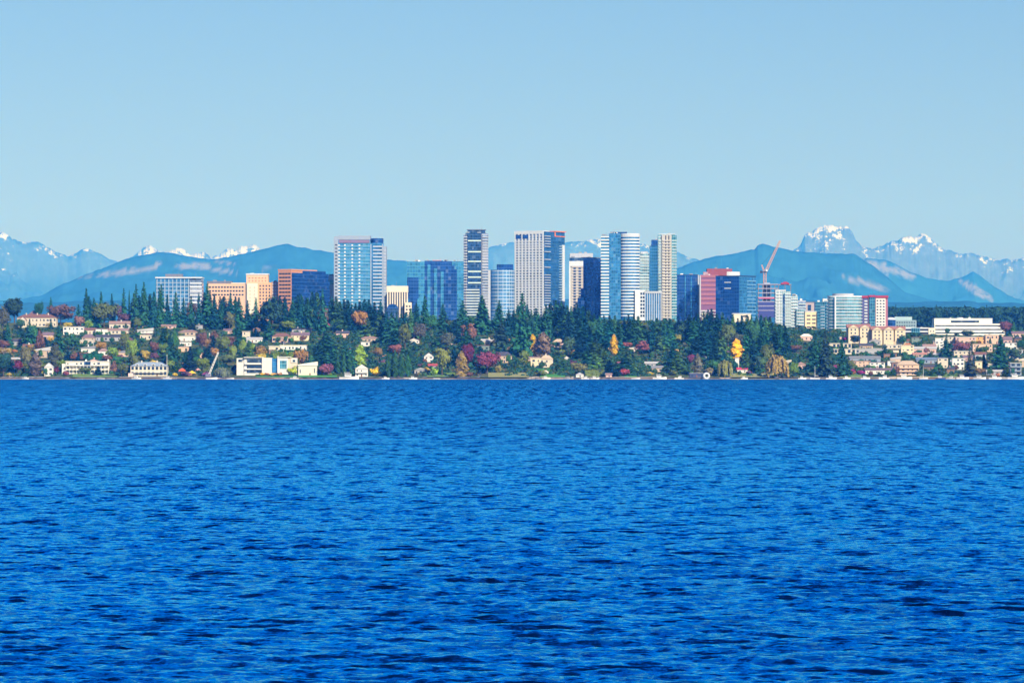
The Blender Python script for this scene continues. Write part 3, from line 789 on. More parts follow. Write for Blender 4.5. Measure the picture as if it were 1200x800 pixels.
    t.vol('side_wing', 543.3, 545.6, 275, G['greyglass'], 24, 1)
    t.slabs('balcony', t.x(543), t.x(547.6), 275, 372, 3.2, 1.1, 1.2, LGREY)
    t.slabs('balcony', t.x(565.2), t.x(572.4), 275, 372, 3.2, 1.2, 1.0, LGREY, off=1.5)
    for pyb in (281.3, 294.2, 305.5, 317.3, 324, 330.6): t.box('pale_band', t.x(548.4), t.x(563.8), -.5, .02, t.z(pyb + 1.5), t.z(pyb), wall_mat((.55, .68, .62)))
    t.slabs('balcony', t.x(546), t.x(562), 337, 374, 3.2, 1.4, 1.2, PALEG); t.piers('mullion', [t.x(546.4), t.x(564.4)], 1.0, 274, 372, DGREY, .6)
    t.vol('rear_wing', 571.5, 574.6, 316, LGREY, 18, 14)
    # 9 curved grid office
    t = Tower('office_tower', 574.6, 4800, 'curved blue grid-glass office with a set-back dark roof box', cat='office tower')
    xa, xb = t.x(574.6), t.x(603.2); cxx = (xa + xb) / 2; hw = (xb - xa) / 2
    pts = [(cxx + math.cos(a) * hw, 12 - math.sin(a) * 12) for a in np.linspace(math.pi, 0, 15)]
    MB().prism(pts + [(xb, 30), (xa, 30)], -3, t.z(316)).build('curved_glazing', G['bluegrid'], t.root)
    t.vol('roof_box', 582, 601.5, 309.4, G['navy'], 12, 9, 316)
    # 10 white tower with coral corner
    t = Tower('high_rise', 637, 4950, 'white grid-fronted residential tower with blue glass side and coral roof corner', 62, 'high-rise')
    b_ = t.y(603.4); a_ = t.x(661.5)
    t.box('white_block', .0, a_ * .55, 0, b_, -3, t.z(274), G['greyglass'])
    t.box('glass_block', a_ * .02, a_, -.9, b_ * .75, -3, t.z(271.2), G['deep'])
    t.box('roof_parapet', -.8, a_ * .3, .3, b_ + .5, t.z(274), t.z(270.2), W_)
    t.box('coral_canopy', a_ * .50, a_ * 1.03, -2.0, b_ * .5, t.z(271), t.z(269.9), CORAL); t.box('coral_frame', a_ * .50, a_ * 1.0, -1.4, -.9, t.z(276.6), t.z(275.6), CORAL); t.box('coral_frame', a_ * .5, a_ * .54, -1.4, -.9, t.z(275.6), t.z(271.2), CORAL)
    for q in np.linspace(.02, .98, 9):
        yy = b_ * q; t.box('white_pier', -.9, .02, yy - .75, yy + .75, -3, t.z(274), W_)
    t.slabs('white_slab', .2, b_ - .2, 280, 376, 2.95, 1.15, 1.0, W_, 'L')
    t.box('upper_window', -.95, .02, b_ * .52, b_ * .72, t.z(279.3), t.z(275), G['navy']); t.box('upper_window', -.95, .02, b_ * .80, b_ * .96, t.z(279.3), t.z(275), G['navy'])
    t.slabs('balcony', 0.2, a_ * .26, 274, 376, 2.95, .9, 1.4, LGREY, off=-.9, skip=lambda k: 4 < k < 16 and k % 3)
    t.slabs('balcony', a_ * .72, a_ * .98, 285, 360, 2.95, .8, 1.2, wall_mat((.35, .5, .62)), off=-.9)
    t.box('white_pier', a_ * .86, a_ * .95, -2.2, -.88, -3, t.z(286), W_)
    t.vol('podium', 636, 652, 358.5, W_, 10, -9); t.grid('window', t.x(637), t.x(651), 360, 372, 3.2, 3, 2.6, 1.9, M['window'], off=-9)
    # 11 framed block + navy slab
    t = Tower('residential_tower', 667, 5100, 'mid-rise block with a white frame and beige stripes under a grey roof box', cat='residential tower')
    t.vol('wall', 668.5, 691, 307, BEIGE, 24, .5); t.vol('roof_box', 668, 695, 296.5, LGREY, 18, 8, 302); t.vol('upper_glazing', 667.5, 695, 301.8, G['dark'], 20, 4, 307)
    t.box('frame_top', t.x(667), t.x(691.8), -.8, .52, t.z(312), t.z(306), W_); t.piers('frame_pier', [t.x(667.6), t.x(691)], 1.6, 312, 372, W_, 1.2, off=.5)
    for p in (672, 678, 684.5): t.box('window_strip', t.x(p), t.x(p + 2.8), .2, .52, -3, t.z(309), G['dark'])
    t.slabs('balcony', t.x(670), t.x(690), 310, 372, 3.3, .8, .9, wall_mat((.66, .58, .52)), off=.5)
    t = Tower('office_tower', 686, 4900, 'plain navy glass slab standing before the white-banded tower', 52, 'office tower')
    t.box('glazing', 0, t.x(704.5), 0, t.y(683.5) , -3, t.z(302), G['navy'])
    t.box('wing', -6, 6, -4, 2, -3, t.z(338), G['navy']); t.box('wing', -12, 0, -6, 2, -3, t.z(349), G['navy']); t.box('parapet', -.3, t.x(704.8), -.3, 6, t.z(302), t.z(301.2), DGREY)
    # 12 white banded tower
    t = Tower('high_rise', 704, 4850, 'white-banded residential tower with a deep blue glass spine', cat='high-rise')
    t.vol('glazing', 704.6, 714.5, 276, G['azure'], 26, 1.5); t.vol('glass_spine', 714, 727.5, 273.4, G['blue'], 30, .3); t.vol('roof_cap', 716, 735, 271.6, G['navy'], 16, 6, 274)
    # curved right part
    xa, xb = t.x(727.5), t.x(749.3); cxx = (xa + xb) / 2; hw = (xb - xa) / 2
    def arc(r_, z0, z1, name, mat, loc=None, me=None):
        if me is None:
            p = [(cxx + math.cos(a) * (hw + r_), 7 - math.sin(a) * (7 + r_)) for a in np.linspace(math.pi, 0, 13)]
            me = MB().prism(p + [(xb + r_, 24), (xa - r_ * 0, 24)], z0, z1).mesh(name, mat)
        o = link_mesh(name, me, t.root, loc); return me
    arc(0, -3, t.z(275.5), 'curved_glazing', G['blue']); arc(.6, t.z(275.5), t.z(273.6), 'roof_edge', W_)
    me = None; z = t.z(277.5)
    while z > t.z(372): me = arc(.9, 0, 1.55, 'balcony', W_, (0, 0, z), me); z -= 3.55
    t.slabs('balcony', t.x(704), t.x(713.8), 274.5, 374, 3.55, 1.5, 1.2, W_, off=1.5)
    t.vol('podium', 744, 756, 340, W_, 10, -3); t.grid('window', t.x(750), t.x(755.6), 342, 374, 4.1, 2, 2.0, 2.6, M['window'], off=-3)
    # 13
    t = Tower('residential_tower', 750, 5200, 'pale green glass tower half hidden between two taller towers', cat='residential tower')
    t.vol('glazing', 750, 762, 297, G['pale'], 22); t.slabs('balcony', t.x(750), t.x(762), 298, 345, 3.6, .8, .8, PALEG); t.vol('penthouse', 751, 759, 294.6, LGREY, 10, 5, 297)
    # 14/15 slim pair
    t = Tower('high_rise', 761, 4980, 'navy glass tower rising just behind the slim beige-spined tower', cat='high-rise')
    t.vol('glazing', 761.4, 772, 288, G['blue'], 24); t.vol('upper_glazing', 763.5, 776, 281, G['navy'], 22, 2); t.vol('penthouse', 771, 776, 278, G['blue'], 10, 6, 281)
    t = Tower('high_rise', 771, 4850, 'slim tall tower with a beige balconied spine and green glass edge', cat='high-rise')
    t.vol('glazing', 771.5, 776, 276, G['pale'], 22, 2); t.vol('spine_wall', 775.5, 787, 275, BEIGE, 24, .2); t.vol('glass_edge', 787, 793, 276, G['teal'], 22, 1.2); t.vol('penthouse', 771.5, 791.5, 273.8, G['pale'], 18, 3, 276)
    t.slabs('balcony', t.x(776.5), t.x(786.2), 279, 385, 3.3, 1.1, 1.3, wall_mat((.58, .54, .47)), off=.2)
    t.slabs('balcony', t.x(787.4), t.x(793.2), 279, 372, 3.3, .9, .8, PALEG, off=1.2); t.slabs('balcony', t.x(771.8), t.x(775.6), 279, 372, 3.3, .9, .8, PALEG, off=2)
    t.piers('window_strip', [t.x(780.2), t.x(783.8)], 1.2, 276, 385, M['dark'], .12, off=.2)
    t = Tower('office_building', 755, 4700, 'low grey-framed office with vertical blue fins at the foot of the slim tower', cat='office building')
    t.vol('glazing', 755.8, 775, 342.5, G['blue'], 16, .6); t.box('frame_top', t.x(755), t.x(775.4), -.6, 17, t.z(343.5), t.z(341.2), LGREY); t.piers('fin', [t.x(p) for p in np.linspace(756, 774.6, 8)], .9, 343.5, 376, LGREY, .9, off=.6)
    # 17
    t = Tower('office_tower', 793, 4950, 'plain navy glass office slab left of the pink-striped block', cat='office tower')
    t.vol('glazing', 793.5, 818, 322.3, G['navy'], 28); t.box('parapet', t.x(793.2), t.x(818.3), -.3, 28, t.z(322.3), t.z(321.6), NAVYW); t.piers('fin', [t.x(803), t.x(810)], 1.1, 323, 372, G['azure'], .5)
    t.vol('end_pier', 817.8, 819.3, 322, LGREY, 26, -.5)
    # 18/19 pink + cube
    t = Tower('office_building', 820, 4900, 'pink and white striped office with a dark red roof box and white drum', cat='office building')
    t.vol('glazing', 820.6, 842, 322.6, wall_mat((.22, .09, .18)), 26, .5); t.vol('roof_box', 829, 858.5, 314.6, DRED, 18, 8, 322.6); t.vol('roof_box', 824.5, 830, 318.5, MAUVE, 10, 6, 322.6)
    t.slabs('pink_band', t.x(820.4), t.x(842), 319.6, 360, 5.1, 2.7, .5, PINK, off=.5); t.piers('end_pier', [t.x(820.6)], 1.4, 323, 372, LGREY, .9, off=.5)
    t.slabs('floor_band', t.x(820.4), t.x(842), 361, 374, 3.4, 1.0, .7, W_, off=.5)
    cxx = t.x(857); MB().prism([(cxx + math.cos(a) * 10.6, 16 + math.sin(a) * 9) for a in np.linspace(0, 2 * math.pi, 25)[:-1]], t.z(323), t.z(318.2)).build('roof_drum', W_, t.root)
    t = Tower('office_tower', 866, 4780, 'broad mid-blue glass cube beside the pink-striped office, tower crane behind', 56, 'office tower')
    b_ = t.y(839.5); a_ = t.x(887.5)
    t.box('glazing', 0, a_, 0, b_, -3, t.z(323.4), G['navy']); t.box('east_glazing', .3, a_ + .3, -.4, 0.02, -3, t.z(324), G['blue']); t.box('parapet', -.3, a_ + .3, -.5, b_ + .3, t.z(323.4), t.z(322.7), NAVYW)
    for py in (330, 337): t.box('white_vent', -.4, .02, b_ * .35, b_ * .62, t.z(py + 1.2), t.z(py), W_)
    t.slabs('floor_band', a_ * .45, a_ * .98, 325, 372, 4.0, .7, .8, wall_mat((.2, .4, .6)), off=0)
    # low cream halls under them
    t = Tower('office_building', 858, 4500, 'low cream flat-roofed building peeking over treetops below the blue cube', cat='low building')
    t.vol('wall', 858.5, 880, 368, CREAM, 14); t.box('roof_edge', t.x(858), t.x(880.5), -.5, 14, t.z(368), t.z(367), W_); t.box('window_band', t.x(871), t.x(876), -.12, .02, t.z(371.4), t.z(369.6), M['dark'])
    t = Tower('office_building', 822, 4500, 'tiny cream building peeking over treetops below the pink-striped office', cat='low building')
    t.vol('wall', 822.5, 831, 366.5, CREAM, 10); t.box('roof_edge', t.x(822), t.x(831.5), -.5, 10, t.z(366.5), t.z(365.7), W_)
    # 21 construction
    t = Tower('building_frame', 887.5, 4900, 'unfinished concrete and steel building frame below the tower crane', cat='construction site')
    for py in (332.6, 337.5, 342.6, 347.7, 352.8, 358, 363, 368): t.box('floor_slab', t.x(888), t.x(912 if py < 340 else 909), 0, 22, t.z(py + 1.0), t.z(py), wall_mat((.36, .34, .46)))
    t.box('floor_slab', t.x(912), t.x(927.5), 2, 20, t.z(333.8), t.z(332.8), wall_mat((.36, .34, .46)))
    for p in (888.8, 893.6, 898.4, 903.4, 908, 912.5, 920, 926.6): t.box('column', t.x(p) - .45, t.x(p) + .45, .3, 1.2, -3, t.z(333), DGREY)
    t.box('core', t.x(896), t.x(903), 9, 17, -3, t.z(331), LAV)
    for py in (352.8, 358): t.box('netting', t.x(889), t.x(908), -.3, -.1, t.z(py + 5.0), t.z(py + 1.2), wall_mat((.05, .06, .24)))
    t.box('netting', t.x(889), t.x(908), -.3, -.1, t.z(350), t.z(348.7), wall_mat((.55, .1, .2)))
    t.box('netting', t.x(889), t.x(908), -.3, -.1, t.z(372), t.z(364), wall_mat((.05, .06, .24)))
    m = MB(); m.prism([(t.x(915.5), 1), (t.x(925), 1), (t.x(925), 5), (t.x(915.5), 5)], t.z(333), t.z(331.2)); m.prism([(t.x(918), 1.5), (t.x(923), 1.5), (t.x(923), 4), (t.x(918), 4)], t.z(331.2), t.z(330.2)); m.build('red_tarpaulin', REDW, t.root)
    # 20 tower crane
    cm = wall_mat((.62, .36, .26), .6)
    t = Tower('tower_crane', 896.3, 4930, 'luffing tower crane with raised jib above the unfinished building', cat='crane')
    def lattice(name, p0, p1, w0, w1, n, r):
        m = MB(); p0 = Vector(p0); p1 = Vector(p1); d = (p1 - p0); s_ = Vector((0, 1, 0)); u_ = d.normalized().cross(s_).normalized()
        cs = [(1, 1), (1, -1), (-1, -1), (-1, 1)]
        def P(t_, c): ww = lerp(w0, w1, t_); return p0 + d * t_ + u_ * c[0] * ww + s_ * c[1] * ww
        for c in cs: m.tube(P(0, c), P(1, c), r, r, 5)
        for i in range(n):
            for k in range(4):
                a, b2 = cs[k], cs[(k + 1) % 4]
                m.tube(P(i / n, a), P((i + 1) / n, b2), r * .7, r * .7, 4); m.tube(P(i / n, a), P(i / n, b2), r * .7, r * .7, 4)
        return m.build(name, cm, t.root)
    zc = t.z(319.5)
    lattice('mast', (0, 0, 0), (0, 0, zc), 1.5, 1.5, 18, .32)
    MB().box(-3.6, 3.0, -2, 2, zc, zc + 1.2).box(-5.4, -3.0, -1.6, 1.6, zc - .6, zc + 2.2).build('turntable', M['dark'], t.root)
    MB().box(.9, 2.9, -3.2, -1.4, zc + 1.2, zc + 3.6).build('cab', W_, t.root)
    lattice('jib', (1.0, 0, zc + 1.2), (t.x(914.2), 0, t.z(282)), 1.35, .8, 16, .28)
    lattice('a_frame', (-.8, 0, zc + 1.2), (-3.6, 0, zc + 9), .8, .4, 5, .22)
    MB().tube((-3.6, 0, zc + 9), (t.x(910), 0, t.z(290)), .14, .14, 4).build('pendant_rope', M['dark'], t.root)
    # 22 pale apartments
    t = Tower('apartment_building', 908, 4500, 'pale green-white apartment tower, the taller of the stepped pair', cat='apartment tower')
    t.vol('wall', 909, 926.5, 341, G['pale'], 22); t.box('roof_edge', t.x(908.6), t.x(921), -.4, 18, t.z(341), t.z(339.6), W_)
    t.slabs('balcony', t.x(909), t.x(917), 341.5, 388, 3.2, 1.1, 1.1, W_); t.slabs('balcony', t.x(920), t.x(926.8), 341.5, 388, 3.2, 1.1, 1.1, wall_mat((.58, .64, .66)))
    t.box('window_strip', t.x(917.3), t.x(919.6), -.15, .02, -3, t.z(345), G['dark']); t.piers('pier', [t.x(909.2), t.x(913)], .9, 341, 390, W_, .5)
    t = Tower('apartment_building', 926, 4520, 'pale apartment block stepping down beside its taller white-green twin', cat='apartment tower')
    t.vol('wall', 926.5, 935, 346.5, G['pale'], 22, 1); t.vol('wall', 935, 944.5, 352, G['greyglass'], 20, 2); t.vol('lower_wall', 933, 943, 362, G['pale'], 12, -3)
    t.slabs('balcony', t.x(926.8), t.x(935), 347, 388, 3.2, 1.1, 1.1, W_, off=1); t.slabs('balcony', t.x(936), t.x(944.4), 353, 388, 3.2, .9, 1.0, PALEG, off=2); t.slabs('balcony', t.x(934), t.x(942.6), 363, 390, 3.2, 1.1, .9, W_, off=-3)
    t = Tower('apartment_building', 941, 4650, 'grey-brown block with a dark window bay behind the cream block', cat='apartment building')
    t.vol('wall', 941, 955, 354.5, wall_mat((.45, .36, .36)), 16); t.box('window_bay', t.x(946.5), t.x(950.6), -.15, .02, t.z(364), t.z(357), G['dark']); t.box('roof_edge', t.x(940.6), t.x(955.4), -.4, 16, t.z(354.5), t.z(353.6), DGREY)
    t = Tower('apartment_building', 943.5, 4450, 'small cream apartment block with dark balcony slots', cat='apartment building')
    t.vol('wall', 943.5, 957.5, 365.5, YCREAM, 16); t.grid('window', t.x(944.5), t.x(956.8), 367.5, 390, 3.9, 2, 3.8, 1.3, M['dark']); t.box('roof_edge', t.x(943.1), t.x(957.9), -.4, 16, t.z(365.5), t.z(364.6), W_)
    # 24
    t = Tower('residential_tower', 955, 4520, 'dark teal speckled glass tower with a white roof cap', cat='residential tower')
    t.vol('glazing', 955.5, 972.5, 353.5, G['dteal'], 20); t.vol('roof_cap', 964.5, 972, 349.8, W_, 10, 4, 353.5); t.slabs('balcony', t.x(961.5), t.x(966.5), 356, 395, 3.2, .7, .9, wall_mat((.4, .5, .62))); t.slabs('balcony', t.x(968.5), t.x(972.5), 354, 395, 3.2, .7, .9, wall_mat((.4, .5, .62)))
    # 25 curved teal tower
    t = Tower('residential_tower', 971.5, 4420, 'wide curved teal glass tower ringed by white balconies', cat='residential tower')
    xa, xb = t.x(972), t.x(1010.5); cxx = (xa + xb) / 2; hw = (xb - xa) / 2
    def ell(r_): return [(cxx + math.cos(a) * (hw + r_), 10 - math.sin(a) * (8 + r_)) for a in np.linspace(math.pi, 0, 21)] + [(xb + r_, 24), (xa - r_, 24)]
    MB().prism(ell(0), -3, t.z(348)).build('curved_glazing', G['teal'], t.root); MB().prism(ell(.5), t.z(348), t.z(346.4)).build('roof_edge', W_, t.root)
    MB().prism([(cxx + (x_ - cxx) * .62 - hw * .1, y_) for x_, y_ in ell(0)], t.z(346.4), t.z(343.8)).build('penthouse', LGREY, t.root)
    me = MB().prism(ell(.9), 0, .85).mesh('balcony', W_); z = t.z(351)
    while z > t.z(394): link_mesh('balcony', me, t.root, (0, 0, z)); z -= 3.25
    t.box('white_pier', t.x(978.2), t.x(979.8), .6, 4, -3, t.z(348), W_)
    # 26 red cap tower
    t = Tower('residential_tower', 1010.5, 4480, 'two-tone tower under a dark red roof edge, navy side and cream side', cat='residential tower')
    t.vol('wall', 1010.5, 1018, 349, wall_mat((.10, .10, .24)), 20, 1); t.vol('glass_bay', 1018, 1026, 348, G['dteal'], 20, 0); t.vol('cream_wall', 1026, 1037.8, 349, wall_mat((.74, .70, .66)), 20, .6); t.vol('end_wall', 1037.8, 1040.5, 349, PINK, 20, 1.4)
    t.box('roof_edge', t.x(1010), t.x(1018), 0, 20, t.z(349), t.z(346.4), REDW); t.box('roof_edge', t.x(1018.2), t.x(1025.6), -1, 20, t.z(348), t.z(345.8), REDW); t.box('roof_edge', t.x(1026), t.x(1041), -.2, 21, t.z(349), t.z(346.2), REDW)
    t.slabs('balcony', t.x(1013), t.x(1016.5), 350, 386, 3.1, 1.4, .8, W_, off=1); t.grid('window', t.x(1026.5), t.x(1037.5), 350.5, 386, 3.1, 3, 1.8, 1.4, M['window'], off=.6); t.piers('pier', [t.x(1018.2), t.x(1026)], .8, 349, 386, MAUVE, .6, off=.6)
    # domed hall and green block at right
    t = Tower('domed_hall', 1044.5, 4700, 'round navy hall with a white domed cap beside the red-edged tower', cat='hall')
    m = MB(); m.prism([(math.cos(a) * 5.2, 6 + math.sin(a) * 5.2) for a in np.linspace(0, 2 * math.pi, 19)[:-1]], -3, t.z(374.5)); m.build('wall', G['navy'], t.root)
    m = MB(); n = 18
    rings = [(math.cos(a) * 5.3, math.sin(a) * 2.6) for a in np.linspace(0, math.pi / 2 * .96, 5)]
    for r_, h_ in rings: m.v += [(math.cos(2 * math.pi * i / n) * r_, 6 + math.sin(2 * math.pi * i / n) * r_, t.z(374.5) + h_) for i in range(n)]
    for k in range(4): m.f += [(k * n + i, k * n + (i + 1) % n, (k + 1) * n + (i + 1) % n, (k + 1) * n + i) for i in range(n)]
    m.f.append(tuple(4 * n + i for i in range(n))); m.build('dome', W_, t.root)
    t = Tower('office_building', 1049, 4800, 'low sea-green roofed building by the domed hall', cat='office building')
    t.vol('wall', 1049, 1074, 375, wall_mat((.24, .34, .38)), 20); t.box('roof', t.x(1048.5), t.x(1069), 2, 20, t.z(375), t.z(371), wall_mat((.36, .48, .52))); t.grid('window', t.x(1050), t.x(1073), 376, 384, 3.4, 8, 1.6, 1.3, M['window'])
    # 28 long white office
    t = Tower('office_building', 1095, 4330, 'long white office with dark ribbon windows and a set-back top floor', cat='office building')
    WH = wall_mat((.82, .78, .70))
    t.vol('wall', 1095, 1178, 379.2, WH, 28); t.vol('top_floor', 1095, 1163, 373.4, WH, 22, 1.2, 379.2); t.box('top_window', t.x(1114.5), t.x(1147.5), .9, 1.22, t.z(378), t.z(375.4), M['window'])
    t.box('roof_edge', t.x(1094.6), t.x(1163.4), .9, 24, t.z(373.4), t.z(372.8), W_)
    for py in (380.8, 385.2, 389.2, 393.2): t.box('ribbon_window', t.x(1096), t.x(1177.4), -.18, .02, t.z(py + 1.5), t.z(py), M['window'])
    MB().prism([(t.x(1126) + math.cos(a) * 3.2, 9 + math.sin(a) * 3.2) for a in np.linspace(0, 6.28, 13)[:-1]], t.z(372.8), t.z(371.9)).build('roof_vent', W_, t.root)
    # 29 white banded garage
    t = Tower('parking_garage', 1060, 4300, 'open-deck parking garage with white parapets left of the long white office', cat='parking garage')
    t.vol('wall', 1061, 1089, 385, M['dark'], 20, 1.2)
    for py in (383.6, 387.6, 391.6, 395.6, 399.6): t.box('deck_parapet', t.x(1060), t.x(1089), 0, 1.3, t.z(py + 1.5), t.z(py), W_)
    t.vol('stair_tower', 1088, 1096, 384, CREAM, 12, -1); t.grid('window', t.x(1089), t.x(1095.4), 386, 406, 3.4, 2, 1.0, 1.3, M['dark'], off=-1)
    t.box('glass_bay', t.x(1068), t.x(1078), -.6, .02, t.z(399), t.z(384), G['dteal'])
build_city()

# ------------------------------------------------------------------ houses on the slope and along the shore
c_cream = (.60, .53, .43); c_white = (.70, .68, .64); c_tan = (.50, .38, .28); c_pink = (.62, .42, .36); c_grey = (.36, .36, .38); c_yel = (.70, .59, .40); c_peach = (.64, .45, .33); c_brown = (.24, .15, .11); c_blueg = (.25, .30, .38)
r_red = (.20, .10, .08); r_mauve = (.19, .13, .16); r_grey = (.24, .25, .28); r_slate = (.16, .22, .33); r_dark = (.07, .07, .10); r_pale = (.48, .47, .48); r_pink = (.32, .21, .19)

